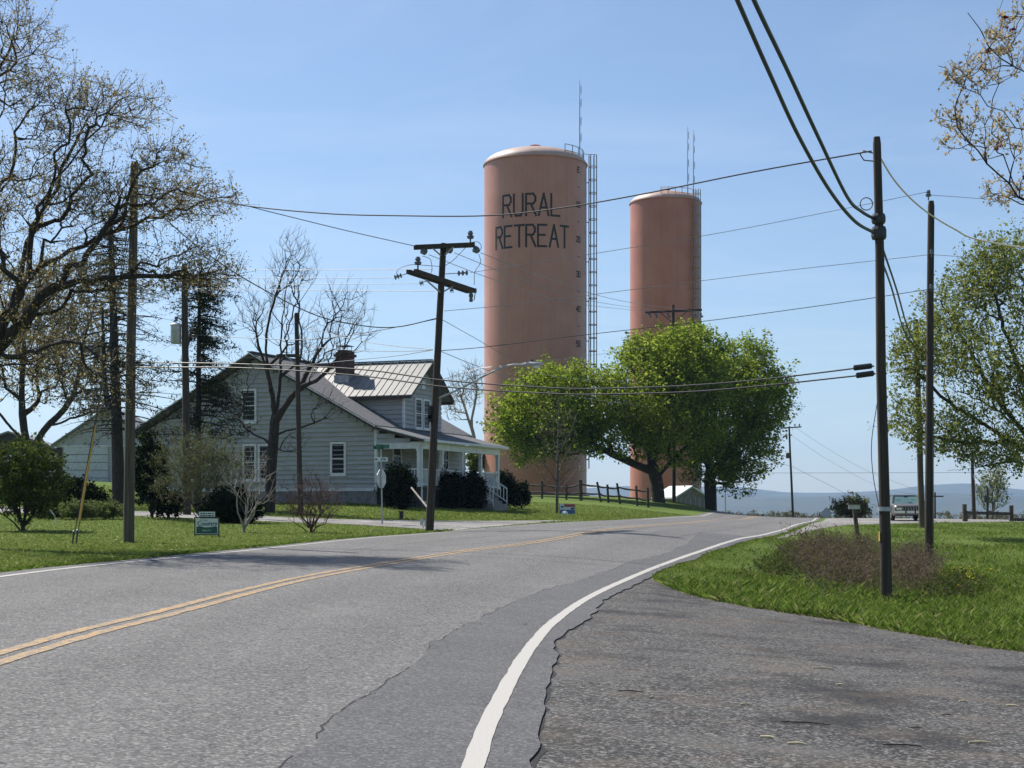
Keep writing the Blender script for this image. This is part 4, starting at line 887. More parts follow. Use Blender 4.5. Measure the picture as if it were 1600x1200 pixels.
def prisms(A, B, r0, r1):
    Vs = []; Fs = []; off = 0
    for sides, msk in ((3, r0 < .02),(5,(r0 >= .02)&(r0 < .07)),(9, r0 >= .07)):
        a,b,p,q = A[msk],B[msk],r0[msk],r1[msk]; n = len(a)
        if n == 0: continue
        d = b-a; d = d/np.maximum(np.linalg.norm(d,axis=1),1e-6)[:,None]
        h = np.where(np.abs(d[:,2:3]) < .9, np.array([[0,0,1.]]), np.array([[0,1.,0]])); u = np.cross(d,h); u /= np.linalg.norm(u,axis=1)[:,None]; w = np.cross(d,u)
        an = 2*pi*np.arange(sides)/sides; ring = u[:,None]*np.cos(an)[None,:,None]+w[:,None]*np.sin(an)[None,:,None]
        V = np.concatenate([a[:,None]+ring*p[:,None,None], b[:,None]+ring*q[:,None,None]],1)     # n, 2s, 3
        i = np.arange(sides); f = np.stack([i,(i+1)%sides,(i+1)%sides+sides,i+sides],1)
        Fs.append((f[None]+(np.arange(n)*2*sides)[:,None,None]).reshape(-1,4)+off); Vs.append(V.reshape(-1,3)); off += n*2*sides
    return np.concatenate(Vs), np.concatenate(Fs)
def leaves(C, per, spread, size, aspect=.36, up=.3, jit=.4):
    n = len(C)*per; c = np.repeat(C,per,0)+unit(n)*spread*rng.random((n,1))**.5
    s = size*(1+jit*rng.normal(size=(n,1))).clip(.4,2); nrm = unit(n)+np.array([0,0,up*2]); nrm /= np.linalg.norm(nrm,axis=1)[:,None]
    a = np.cross(nrm,unit(n)); a /= np.linalg.norm(a,axis=1)[:,None]; b = np.cross(nrm,a); fold = nrm*s*.12
    V = np.stack([c-a*s*.5, c+b*s*aspect+fold, c+a*s*.5, c-b*s*aspect+fold],1).reshape(-1,3)
    return V, np.arange(n*4).reshape(-1,4)
def plant(name, label, cat, base, limbs, T, bf, rb, rt, bark, leafset, group=None, trunkname='trunk', crownname='crown', bend=.07, twigs=0, twl=.4, stem=0):
    base = Vector(base); t = thing(name, label, cat, base, group)
    X,par,cnt,n0 = grow(limbs, T, bf); V,Fc = branches(X,par,cnt,rb,rt,bend=bend,stem=stem)
    if twigs:
        k = np.where(cnt[n0:] <= 4)[0]+n0; A = np.repeat(X[k],twigs,0); dirn = X[k]-X[par[k]]; dirn /= np.maximum(np.linalg.norm(dirn,axis=1),1e-6)[:,None]
        dirn = np.repeat(dirn,twigs,0)*.8+unit(len(A))*.7+np.array([0,0,.35]); dirn /= np.linalg.norm(dirn,axis=1)[:,None]
        B = A+dirn*twl*(.4+rng.random((len(A),1))); V2,F2 = prisms(A,B,np.full(len(A),rt),np.full(len(A),rt*.5)); V = np.concatenate([V,V2]); Fc = np.concatenate([Fc,F2+len(V)-len(V2)])
        tips = np.concatenate([B,(A+B)/2, X[n0:]])
    else: tips = X[n0:]
    npmesh(trunkname, V, Fc, bark, t, smooth=True)
    for lm, per, spread, size, kw in leafset:
        sel = tips if 'frac' not in kw else tips[rng.random(len(tips)) < kw['frac']]; kk_ = {a:b for a,b in kw.items() if a not in ('frac','nm')}
        if len(sel): stuff(npmesh(kw.get('nm',crownname), *leaves(sel,per,spread,size,**kk_), lm, t))
    return t
def Lp(pts, d): return [P(x,y,d[i] if isinstance(d,(list,tuple)) else d) for i,(x,y) in enumerate(pts)]

# --- big budding tree overhanging from the left
bT = ground_at(-130, 18)
plant('budding_tree', 'large spreading tree with tan spring buds overhanging from upper left', 'tree', bT,
 [[bT-Vector((0,0,.3)), P(-125,700,18), P(-105,640,18)],
  Lp([(-105,640),(-30,570),(30,510),(75,455),(140,436),(250,432),(385,430)],[18,17.8,17.6,17.5,17.6,17.8,18.2]),
  Lp([(-60,598),(0,510),(32,450),(38,400),(80,300),(150,160),(190,110)],[17.8,17.6,18,18.4,18.8,19,19.2]),
  Lp([(36,430),(110,395),(230,340),(330,312),(378,300)],[18,18.4,18.8,18.6,18.4]),
  Lp([(-20,566),(60,545),(110,533),(150,553),(195,600),(235,650)],[17.8,17.2,17,16.8,16.8,16.9]),
  Lp([(-105,640),(-110,450),(-60,250),(20,60),(40,-60)],[18,18.2,18.5,19,19.2]),
  Lp([(-105,640),(-220,480),(-300,250)],[18,17,16]),
  Lp([(50,350),(120,240),(200,150),(275,185)],[18.3,18,17.8,17.8]), Lp([(60,330),(150,300),(250,250),(330,262)],[18.3,17.6,17.2,17.2])],
 lobes([(60,300,130,90,18.4,2.3,380),(190,315,120,48,18.2,1.8,290),(295,312,85,34,18.4,1.2,190),(100,180,95,70,18.6,1.8,300),(30,90,70,90,18.8,1.8,200),(190,170,75,38,18,1.2,120),
   (130,440,150,42,17.9,2.2,340),(300,430,90,22,18.2,1.0,170),(30,520,110,55,17.8,2,150),(180,590,75,50,17,1.2,80),(-140,280,160,200,18,3,330),(-60,330,110,100,16.3,2,260),(60,560,110,60,18.2,2,150),(-60,50,120,120,18.4,3,220),(260,250,60,30,17.5,.9,90),(310,395,70,26,17.8,1,70)], .15),
   .32, .25, .0055, 'bark', [('leaf_bud',3,.10,.042,dict(aspect=.36,nm='blossom'))], 'broadleaf trees', twigs=2, twl=.36)
# --- tree with two stems behind it
b2_ = ground_at(42, 46)
plant('budding_tree', 'twin-stemmed tree with forked trunk behind the left shrub', 'tree', b2_,
 [[b2_-Vector((0,0,.3)), P(45,735,46), P(52,700,46)], Lp([(47,720),(36,660),(34,600),(38,520),(30,420)],46), Lp([(52,700),(72,668),(100,640),(120,600),(130,540),(150,470)],45.6), Lp([(75,668),(110,655),(145,645)],45.4), Lp([(62,650),(58,590),(62,520)],46), Lp([(50,700),(10,660),(-30,600)],46.2)],
 lobes([(40,520,90,130,46,3.5,560),(130,560,75,95,45.5,2.5,420),(90,460,100,60,46,3,220),(-40,560,70,90,46,3,120),(150,640,30,20,45,1,40)], .2), .3, .30, .013, 'bark', [('leaf_bud',3,.2,.12,dict(aspect=.4,nm='blossom'))], 'broadleaf trees', twigs=2, twl=.7)
# --- dark-trunked conifers beside the garage and the gable
def conifer(label, bx, d, topy, r, ymin, spread, nbr, needle_frac, lean=0, fork=None, bias=0):
    b = ground_at(bx, d); top = P(bx+lean, topy, d); limbs = [[b-Vector((0,0,.3)), b+(top-b)*.3, b+(top-b)*.65, top]]
    if fork: limbs.append(fork)
    t = thing('conifer', label, 'tree', b, 'dark conifers'); A = []; B = []; r0 = []; r1 = []; tips = []
    for L in limbs:
        Ls = smoothline(L,6)
        for a_,b_,k in zip(Ls,Ls[1:],range(99)):
            q0 = 1-k/len(Ls)*.75; q1 = 1-(k+1)/len(Ls)*.75; s = 1 if L is limbs[0] else .55
            A.append(a_); B.append(b_); r0.append(r*q0*s); r1.append(r*q1*s)
    for _ in range(nbr):
        f = ymin+(1-ymin)*random.random()**.9; p = b+(top-b)*f; az = random.uniform(0,2*pi); ln = spread*(1.15-f*.75)*random.uniform(.5,1.1)
        if bias: az = random.gauss(bias,1.2) if random.random() < .6 else az
        d_ = Vector((cos(az), sin(az), random.uniform(-.1,.25))); pts = [p]; n = 6
        for k in range(n): d_.z -= .07; d_ += Vector((random.uniform(-.15,.15),random.uniform(-.15,.15),0)); pts.append(pts[-1]+d_.normalized()*ln/n)
        for k in range(n):
            A.append(pts[k]); B.append(pts[k+1]); r0.append(.035*(1-k/n)+.006); r1.append(.035*(1-(k+1)/n)+.005)
            for s in range(2):
                e2 = pts[k+1]+Vector((random.uniform(-1,1),random.uniform(-1,1),random.uniform(-.5,.3)))*ln*.16
                A.append(pts[k+1]); B.append(e2); r0.append(.009); r1.append(.005)
                if random.random() < needle_frac: tips.append(e2); tips.append(pts[k+1])
    npmesh('trunk', *prisms(np.array([tuple(v) for v in A]),np.array([tuple(v) for v in B]),np.array(r0),np.array(r1)), 'bark', t, smooth=True)
    if tips: stuff(npmesh('crown', *leaves(np.array([tuple(v) for v in tips]), 13, .32, .15, aspect=.12, up=.0), 'needle', t))
    return t
conifer('tall straight conifer with dark forked trunk left of the lawn pole', 186, 38, 330, .34, .25, 4.4, 170, .10, -14, [P(172,640,38), P(164,600,38), P(160,480,38)])
conifer('drooping dark pine right of the transformer pole', 308, 37, 425, .2, .18, 3.2, 115, .40, 4, None, -.2)
# --- bare tree in front of the gable
bD_ = ground_at(421, 35)
plant('bare_tree', 'leafless dark-trunked tree in front of the house gable', 'tree', bD_,
 [[bD_-Vector((0,0,.3)), P(424,730,35), P(428,680,35), P(430,645,35)],
  Lp([(430,645),(422,600),(416,555),(420,500),(438,440),(455,400),(470,352)],[35,34.8,34.6,34.4,34.3,34.2,34]), Lp([(432,650),(437,600),(438,540),(446,460),(455,420),(483,375)],[35,35.2,35.4,35.5,35.6,35.7]),
  Lp([(430,660),(462,612),(500,590),(535,550),(560,500),(575,445)],[35,34.6,34.3,34,33.8,33.6]), Lp([(432,676),(470,668),(505,655),(530,640)],[35,34.7,34.4,34.2]),
  Lp([(424,610),(405,540),(388,480),(368,440)],[35,35.2,35.6,36]), Lp([(426,690),(390,675),(360,640)],[35,35.3,35.8]), Lp([(470,600),(500,540),(520,470),(535,440)],[34.6,34.8,35,35.2]), Lp([(428,700),(450,705),(470,700)],[35,34.6,34.4])],
 lobes([(460,430,42,75,34.8,1.2,170),(400,490,42,60,35.3,1.2,110),(540,500,50,65,34.2,1.3,170),(500,560,50,40,34.4,1.1,90),(470,530,45,55,34.8,1.2,80),(370,590,35,50,35.6,1,50),(510,640,35,20,34.4,.7,30),(460,690,25,25,34.5,.6,20)], .1), .5, .235, .0075, 'bark', [], 'broadleaf trees', bend=.05, twigs=2, twl=.5)
# --- the green maples by the crest
def maple(label, b, limbs, L, rb, n):
    L = [(a,b,c*1.0,e,d,q,n_) for a,b,c,e,d,q,n_ in L]; T = lobes(L, .35)+rng.normal(0,.36,(sum(l[-1] for l in L),3))*1.0
    return plant('maple_tree', label, 'tree', b, limbs, T, .25, rb, .012, 'bark', [('leaf_maple',n,.58,.18,dict(aspect=.42,up=.5))], 'fresh green maples')
bm = ground_at(1030, 63.0)
maple('wide fresh green maple with low forking trunk before both tanks', bm,
 [[bm-Vector((0,0,.4)), P(1027,760,63.0), P(1022,735,63.0), P(1018,722,63.0)], Lp([(1022,738),(985,722),(955,708),(920,692),(860,660),(800,650)],[63.0,62.7,62.3,62.0,61.6,61.4]), Lp([(1018,722),(1005,680),(975,630),(950,590)],63.0), Lp([(1020,722),(1035,660),(1040,600),(1050,545)],63.5), Lp([(1026,745),(1055,715),(1085,680),(1110,640)],[63.0,62.5,62.0,61.8]), Lp([(1015,715),(1010,650),(1015,570)],[63.0,65.0,66.0])],
 [(845,640,78,62,61.6,4.5,420),(800,668,36,34,61.4,2.4,110),(870,600,60,32,61.8,3.4,170),(930,628,70,58,62.4,4.5,300),(1010,612,88,82,63.0,6,620),(1060,572,66,58,63.4,5,360),(1100,600,58,70,63.2,4.5,260),(960,675,70,36,62.2,3.5,170),(1055,670,90,54,62.6,5,380),(1000,545,30,26,63.5,2.2,70),(1072,530,42,24,63.5,2.6,100),(822,698,36,20,61.4,1.8,80),(870,690,46,22,61.6,2,80),(925,690,30,18,62,1.6,40),(905,672,50,30,62,2.4,90)], .52, 25)
bm = ground_at(1111, 66.0)
maple('rounded fresh green maple at the road crest, right of the wide one', bm,
 [[bm-Vector((0,0,.4)), P(1110,765,66.0), P(1108,735,66.0)], Lp([(1108,735),(1112,690),(1118,640),(1125,590)],66.5), Lp([(1110,745),(1140,700),(1170,660),(1200,620)],[66.0,65.7,65.5,65.5]), Lp([(1108,730),(1085,700),(1075,660)],[66.0,65.5,65.1]), Lp([(1112,700),(1150,640),(1165,590)],[66.5,67.5,68.0])],
 [(1135,640,84,84,66.0,6,640),(1180,620,58,60,66.2,4,330),(1205,630,36,44,66,2.6,120),(1145,570,56,40,66.8,3.6,190),(1165,700,58,52,65.8,3.6,280),(1105,715,60,36,65.6,3,200),(1215,590,24,26,66.5,1.8,40),(1175,556,36,24,67,2.2,70),(1150,748,30,20,65.6,1.6,60),(1110,570,40,44,66.6,3,130)], .5, 25)
# --- tree at right, sparse olive leaves on dark fanning limbs
br = ground_at(1668, 34)
plant('budding_tree', 'broad half-leafed tree fanning in from the right edge', 'tree', br,
 [[br-Vector((0,0,.4)), P(1664,770,34), P(1655,740,34)], Lp([(1655,740),(1580,690),(1500,640),(1440,590),(1405,545)],[34,33.6,33.3,33.2,33.2]), Lp([(1655,735),(1570,640),(1510,540),(1470,470)],[34,34.4,34.7,35]), Lp([(1655,730),(1600,600),(1560,480),(1540,400)],[34,34,33.8,33.8]), Lp([(1655,730),(1650,560),(1620,420),(1600,340)],[34,34.5,35,35]), Lp([(1655,745),(1590,722),(1530,730),(1480,735)],[34,33,32.4,32.2]), Lp([(1580,690),(1490,690),(1430,670)],[33.6,33,32.7])],
 lobes([(1430,560,38,60,33.2,2,160),(1420,650,34,40,32.9,1.6,80),(1490,500,55,70,34.6,2.4,250),(1540,430,48,55,34,2.2,190),(1600,440,70,90,34.6,2.8,260),(1540,580,80,80,33.6,2.8,300),(1480,680,60,40,32.8,2,150),(1560,710,60,34,32.6,2,130),(1650,560,80,160,34.5,3,240),(1590,640,60,60,33.2,2,130)], .25), .36, .25, .008, 'bark', [('leaf_olive',7,.32,.1,dict(aspect=.42,up=.3,nm='crown'))], 'broadleaf trees', twigs=1, twl=.5)
# --- near oak branches at upper right
bo = Vector((10.8, 10.8*K, g(10.8,10.8*K)))
plant('oak_tree', 'near oak whose tan budding branches hang in at upper right', 'tree', bo,
 [[bo-Vector((0,0,.4)), bo+Vector((0,0,3)), bo+Vector((-.1,-.1,5.2))], [bo+Vector((-.05,-.05,4.0)), P(1750,420,10.6), *Lp([(1600,306),(1562,272),(1515,232),(1500,190),(1492,172)],[10.4,10.2,10.1,10,10])],
  [bo+Vector((-.1,-.1,5.0)), P(1760,280,10.5), *Lp([(1600,202),(1556,160),(1515,140),(1466,103)],[10.1,9.9,9.8,9.7])], [bo+Vector((-.1,-.1,5.2)), P(1740,210,10.8), *Lp([(1600,115),(1546,75),(1512,20)],[10.4,10.2,10.1])],
  [bo+Vector((-.1,-.1,5.2)), bo+Vector((.3,0,8)), bo+Vector((.2,.3,10.5))], [P(1600,202,10.1), *Lp([(1560,195),(1500,205),(1468,185)],[10.3,10.5,10.6])], [P(1600,300,10.4), *Lp([(1570,300),(1535,310)],[10.6,10.7])], [P(1600,115,10.4), *Lp([(1575,50),(1565,-40)],[10.7,11])], [bo+Vector((0,0,4.5)), bo+Vector((2.2,1,7)), bo+Vector((3.5,1.5,8.5))]],
 lobes([(1510,125,45,30,9.8,.4,26),(1500,200,38,38,10.2,.4,26),(1555,90,45,60,10.2,.6,34),(1560,210,45,60,10.2,.6,36),(1575,300,35,30,10.5,.5,20),(1590,40,40,50,10.6,.7,24),(1700,200,80,200,10.5,1.5,90),(1800,100,140,200,10.8,2,80)], .1), .35, .2, .0042, 'bark', [('leaf_oak',4,.06,.04,dict(aspect=.3,nm='blossom')),('leaf_red',3,.03,.06,dict(aspect=.4,frac=.012,nm='dead_leaves'))], 'broadleaf trees', twigs=2, twl=.17, stem=9)
# --- small trees
bs = ground_at(870, 43)
plant('sapling', 'thin leafless sapling beside the red and blue yard sign', 'tree', bs, [[bs-Vector((0,0,.2)), P(871,740,43), P(873,660,43), P(874,600,43)]]+[Lp([(871,y),(871+s*22,y-26),(871+s*42,y-62)],[43,43+k*.3,43+k*.6]) for y,s,k in ((772,-1,-1),(770,1,1),(755,1,-1),(750,-1,1),(735,.7,1),(725,-.8,-1),(705,.8,0),(700,-.6,1))],
 lobes([(872,700,45,60,43,1.3,120),(872,650,28,40,43,.8,50)], .2), .45, .085, .007, 'bark_grey', [('leaf_maple',2,.1,.08,dict(frac=.15,nm='crown'))], 'broadleaf trees', twigs=2, twl=.35)
bb = ground_at(735, 88)
plant('bare_tree', 'pale leafless tree in the gap between dormer and large tank', 'tree', bb, [[bb-Vector((0,0,.3)), P(742,700,88), P(735,660,88)], Lp([(735,665),(720,620),(700,590)],88), Lp([(735,665),(745,610),(740,575)],88)],
 lobes([(715,625,22,40,88,2,120),(740,600,20,35,88,2,110)], .2), .4, .2, .02, 'bark_pale', [], 'broadleaf trees', twigs=2, twl=.9)
bb = ground_at(1551, 92)
plant('bare_tree', 'small pale green tree at far right beyond the rail fence', 'tree', bb, [[bb-Vector((0,0,.3)), P(1551,795,92), P(1550,780,92)]], lobes([(1548,772,28,26,92,2,150),(1556,750,18,18,92,1.4,60)], .2), .6, .12, .02, 'bark_grey', [('leaf_olive',3,.4,.2,dict(frac=.5,nm='crown'))], 'broadleaf trees', twigs=2, twl=.8)
# --- shrubs
def shrub(label, bx, d, cx_, cy_, rx, ry, n, bark, leafset, rb=.05, rt=.006, bf=.7, rd=None, name='shrub', stems=5, twigs=2, twl=.25, group='garden shrubs', by=None):
    b = ground_at(bx, d); rd = rd or rx/F*d*K*.9; T = lobes([(cx_,cy_,rx,ry,d,rd,n)], .15); T += rng.normal(0,.1,T.shape)*rx/F*d*K; T = T[T[:,2] > G(T[:,0],T[:,1])+.08]
    limbs = [[b-Vector((0,0,.1)), b+Vector((0,0,.12))]]
    for k in range(stems):
        a = 2*pi*k/stems+random.random(); s = random.uniform(.3,.55); tgt = P(cx_,cy_,d)+Vector((cos(a)*rx/F*d*K*s, sin(a)*rd*s, random.uniform(-.2,.2)*ry/F*d*K)); limbs.append([b+Vector((cos(a)*.06,sin(a)*.06,.02)), b+(tgt-b)*.5+Vector((cos(a)*.1,sin(a)*.1,-.05)), tgt])
    return plant(name, label, 'shrub', b, limbs, T, bf, rb, rt, bark, leafset, group, 'stems', 'foliage', twigs=twigs, twl=twl)
shrub('large leafy olive shrub at the left edge of the lawn', 36, 24.2, 38, 752, 62, 62, 420, 'bark', [('leaf_shrub',7,.14,.075,dict(aspect=.35))], .07)
shrub('rounded grey-green shrub left of the green yard sign', 314, 29.2, 312, 736, 72, 64, 560, 'twig', [('leaf_grey',5,.10,.055,dict(aspect=.25))], .05, .005, twigs=3)
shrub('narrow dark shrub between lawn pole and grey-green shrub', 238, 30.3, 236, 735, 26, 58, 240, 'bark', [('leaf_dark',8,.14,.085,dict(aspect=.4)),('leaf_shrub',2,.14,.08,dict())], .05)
shrub('leafless crooked pale-stemmed shrub right of the green yard sign', 381, 24.3, 392, 752, 42, 60, 110, 'bark_pale', [('leaf_grey',1,.05,.03,dict(frac=.3))], .055, .006, stems=4)
shrub('twiggy red-brown shrub in front of the house wall', 486, 24.7, 487, 780, 50, 40, 260, 'twig_red', [('leaf_red',1,.05,.02,dict(frac=.15))], .05, .006, twigs=3)
shrub('low dark spreading evergreen beside the pale-stemmed shrub', 366, 28.6, 362, 797, 44, 24, 260, 'bark', [('leaf_dark',14,.18,.09,dict(aspect=.25))], .05)
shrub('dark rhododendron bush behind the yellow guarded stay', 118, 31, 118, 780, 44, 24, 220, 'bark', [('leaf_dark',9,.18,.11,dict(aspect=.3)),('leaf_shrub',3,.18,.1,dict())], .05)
shrub('shaded brown shrub at the foot of the grey-green one', 262, 30.8, 262, 790, 24, 20, 120, 'twig', [('leaf_dark',8,.14,.08,dict())], .04)
for k, (x,d_,w_,lab) in enumerate(((78,29.6,27,'left'),(120,29.2,24,'middle'),(166,29.6,30,'right'))):
    shrub(lab+' clump of pale low ground cover behind the stay', x, d_, x, 801, w_, 9, 130, 'twig', [('leaf_ivy',10,.12,.07,dict(aspect=.4,up=.5))], .02, .004, name='ground_cover', twigs=1)
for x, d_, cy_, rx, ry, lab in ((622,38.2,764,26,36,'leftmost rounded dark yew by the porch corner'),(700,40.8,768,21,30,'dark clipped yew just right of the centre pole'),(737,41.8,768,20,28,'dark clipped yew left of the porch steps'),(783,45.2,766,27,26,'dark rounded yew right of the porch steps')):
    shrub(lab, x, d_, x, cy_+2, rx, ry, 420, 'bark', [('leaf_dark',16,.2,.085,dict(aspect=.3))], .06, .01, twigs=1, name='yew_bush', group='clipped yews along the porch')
shrub('loose dark bush at the right end of the yew row', 815, 45.5, 812, 775, 14, 16, 110, 'bark', [('leaf_dark',8,.2,.11,dict()),('leaf_shrub',2,.2,.1,dict())], .05)
shrub('brown-green roadside bush beside the far diamond sign', 1333, 62, 1332, 797, 24, 14, 150, 'twig', [('leaf_olive',4,.22,.15,dict(aspect=.3)),('leaf_far',4,.2,.14,dict())], .06, .015, twl=.5)
shrub('green bush seen through the far end of the porch', 752, 72, 745, 716, 14, 22, 140, 'bark', [('leaf_olive',9,.3,.2,dict())], .06, .01)
# --- brush thicket round the thick pole
def thicket(label, L, n, seed, hgt, leafm, per, group='roadside brush'):
    r2 = np.random.default_rng(seed); A=[];B=[];R0=[];tip=[]
    c0 = U(*L[0][:2])
    for _ in range(n):
        x,y,sx,sy = L[r2.integers(len(L))]; q = U(x+r2.normal()*sx, min(943,y+r2.normal()*sy)); p = np.array(q); 
        if paved(p[0:1],p[1:2])[0]: continue
        hh = hgt*r2.uniform(.4,1.15); d_ = np.array([r2.normal()*.4,r2.normal()*.4,1.]); k_ = 4; cur = p-np.array([0,0,.05])
        for k in range(k_):
            nx2 = cur+d_/np.linalg.norm(d_)*hh/k_; A.append(cur); B.append(nx2); R0.append(.0075*(1-k*.18)); d_ = d_+np.array([r2.normal()*.35,r2.normal()*.35,-.12*k])
            cur = nx2
            for s in range(3):
                e2 = cur+r2.normal(size=3)*hh*.16; A.append(cur); B.append(e2); R0.append(.0042); tip.append(e2)
        tip.append(cur)
    t = thing('bramble_thicket', label, 'thicket', c0, group)
    A,B,R0 = map(np.array,(A,B,R0)); npmesh('stems', *prisms(A,B,R0,R0*.7), 'twig', t)
    stuff(npmesh('foliage', *leaves(np.array(tip),per,.08,.04,aspect=.35), leafm, t)); return t
thicket('brown bramble thicket left of the thick pole in the ditch', [(1268,884,14,12),(1300,900,20,14),(1345,910,16,12),(1290,872,20,10),(1345,880,16,12)], 620, 1, .8, 'leaf_far', 2)
thicket('brown dead brush between the thick pole and the slim pole', [(1410,905,18,16),(1440,905,14,14),(1425,885,14,12)], 320, 2, .8, 'leaf_far', 1)
thicket('dark leafy weeds right of the slim pole foot', [(1475,925,16,8),(1500,920,20,8)], 170, 3, .38, 'leaf_shrub', 5)
thicket('greener tall weeds at the left end of the brush', [(1215,888,20,10),(1245,868,12,8)], 200, 4, .34, 'leaf_shrub', 4)
# bare stick lying against the brush
a, b = P(1212,850,17.4), U(1293,925); o = MB().tube(smoothline([a, a+(b-a)*.4+Vector((.04,0,.03)), a+(b-a)*.7, b],4), [.012]*13, 5).build('dead_branch', 'bark', None, base=b); tag(o, 'single dark bare branch leaning out of the bramble thicket', 'branch')

# ------------------------------------------------------------------ fences
fence = thing('split_rail_fence', 'leaning dark split-rail fence between the two tanks', 'fence', ground_at(936,56))
posts = [(822,752,822,774),(847,752,847,778),(885,757,885,782),(907,750,908,783),(933,753,940,782),(949,757,951,782),(964,755,970,783),(994,759,996,783),(1012,762,1013,784)]
PT = []
for x0,y0,x1,y1 in posts:
    b = ground_at(x1,56); a = P(x0,y0,56)
    if a.z-b.z < .9: a.z = b.z+1.15
    MB().bar(b-Vector((0,0,.3)), a, .15 if x0 not in (907,) else .24, .15, (0,1,0)).build('post', 'weather_wood', fence); PT.append((b,a))
for (b0,a0),(b1,a1) in zip(PT,PT[1:]):
    for f in (.38,.8):
        j = random.uniform(-.05,.05); p = b0+(a0-b0)*(f+j*.5)+Vector((-.1,-.09,0)); q = b1+(a1-b1)*(f-j)+Vector((.1,-.09,0)); mid = (p+q)/2+Vector((0,0,-.05))
        MB().tube([p,mid,q], [.055,.075,.055], 5).build('rail', 'weather_wood', fence)
f2 = thing('rail_fence', 'low dark post-and-rail fence on the right rise', 'fence', ground_at(1545,45))
pp = [ground_at(x,45+k*.3) for k,x in enumerate((1507,1580,1650))]
for k,p in enumerate(pp):
    MB().bar(p-Vector((0,0,.2)), p+Vector((0,0,.92 if k else .98)), .2, .2, (0,1,0)).build('post', 'weather_wood', f2)
MB().bar(ground_at(1510,45.2)-Vector((0,0,.2)), ground_at(1510,45.2)+Vector((0,0,.6)), .12, .12, (0,1,0)).build('post', 'weather_wood', f2)
for p,q,z0,z1 in ((pp[0],pp[1],.5,.45),(pp[1],pp[2],.12,.1)): MB().bar(p+Vector((0,-.13,z0)), q+Vector((0,-.13,z1)), .09, .17).build('rail', 'weather_wood', f2)

# ------------------------------------------------------------------ signs
def frame_sign(name, label, x0,x1,y0,y1,d, lean=0):
    b = ground_at((x0+x1)/2, d); t = thing(name, label, 'sign', b, 'yard signs'); return t, b
t, b = frame_sign('yard_sign', 'black-framed green and white real estate yard sign in the lawn', 305,342,809,836,22.6)
d = 22.6; pm_ = lambda x,y,o=0: P(x,y,d)+Vector((0,-o,0))
gz = g(b.x,b.y)
m = MB()
for x in (304.5,342): p = P(x,808,d); m.bar(Vector((p.x,p.y,gz-.1)), p, .03, .03, (0,1,0))
for y in (808.5,835.5): m.bar(P(303.7,y,d)+Vector((0,-.016,0)), P(342.8,y,d)+Vector((0,-.016,0)), .03, .03)
m.build('frame', 'black', t)
def plate(x0,x1,y0,y1,mat,name,o,th=.008,par=None,dd=d):
    a = P(x0,y1,dd); c = P(x1,y0,dd); return MB().box((a.x,dd*K-o-th,a.z),(c.x,dd*K-o,c.z)).build(name, mat, par or t)
face = plate(305.5,341,810,834.5,'sign_white','panel',.0)
plate(311,336,799.5,807.3,'sign_white','rider',.0)
plate(307,339.5,824,833.6,'sign_green','green_field',.009,.002,face)
m = MB(); hs = [(307,823.2),(311,822),(315,822.6),(320,824),(328,823.6),(335,822.6),(339.5,823.2),(339.5,825),(307,825)]
m.add([P(x,y,d)+Vector((0,-.0125,0)) for x,y in hs[::-1]], [tuple(range(9))]); m.build('hill_emblem', 'sign_green', face)
X_, Z_ = (1,0,0), (0,0,1)
M['ink'] = pm('ink', (.012,.03,.045), (.02,.045,.06), 5, .6)
textmesh('Cross', .085, 'ink', 'lettering', face, P(319,812.8,d)+Vector((0,-.0125,0)), X_, Z_)
textmesh('Country', .165, 'ink', 'lettering', face, P(324,818.3,d)+Vector((0,-.0125,0)), X_, Z_, .003)
textmesh('REALTY', .07, 'sign_white', 'lettering', face, P(323,829,d)+Vector((0,-.0135,0)), X_, Z_)
for y in (801.5,804.8): m = MB(); [m.box((P(x,y,d).x,d*K-.012,P(x,y+1.7,d).z),(P(x+w_,y,d).x,d*K-.0085,P(x,y,d).z)) for x,w_ in ((313,3),(316.8,4),(321.6,2.4),(325,5),(331,3))]; m.build('rider_print', 'ink', t)
d = 43; t, b = frame_sign('yard_sign', 'small red, white and blue yard sign beside the sapling', 874,898,787,804,d)
m = MB()
for x in (874.5,898): p = P(x,787,d); m.bar(Vector((p.x,p.y,g(p.x,p.y)-.1)), p, .04, .04, (0,1,0))
m.build('frame', 'black', t)
face = plate(874.5,898,787.5,803,'sign_white','panel',.02,.01,t,d)
plate(881.5,897.8,787.8,792,'sign_red','red_band',.031,.003,face,d); plate(874.8,897.8,796.5,802.7,'sign_blue','blue_band',.031,.003,face,d)
MB().lathe((P(878.5,792,d).x,d*K-.036,P(878.5,792,d).z), [(.02,-.06),(.08,.0),(.07,.06),(.02,.1)], 10).build('balloon_emblem', 'sign_blue', face)
plate(880,887,797.2,799,'ink','print_block',.035,.003,face,d); plate(892,897,793,796,'ink','print_block',.035,.003,face,d)
# small pink-white flag bag near it
p = ground_at(882.5, 40.5); m = MB(); m.tube([p, p+Vector((0,0,.22))], .012, 5); m.add([p+Vector((-.12,0,.05)),p+Vector((.14,-.02,.03)),p+Vector((.16,0,.2)),p+Vector((.05,.03,.28)),p+Vector((-.14,0,.22)),p+Vector((0,-.08,.15))], [(0,1,5),(1,2,5),(2,3,5),(3,4,5),(4,0,5)]); o = m.build('marker_flag', 'sign_white', None, base=p); tag(o, 'tiny white flag at the lane edge below the yard sign', 'flag')
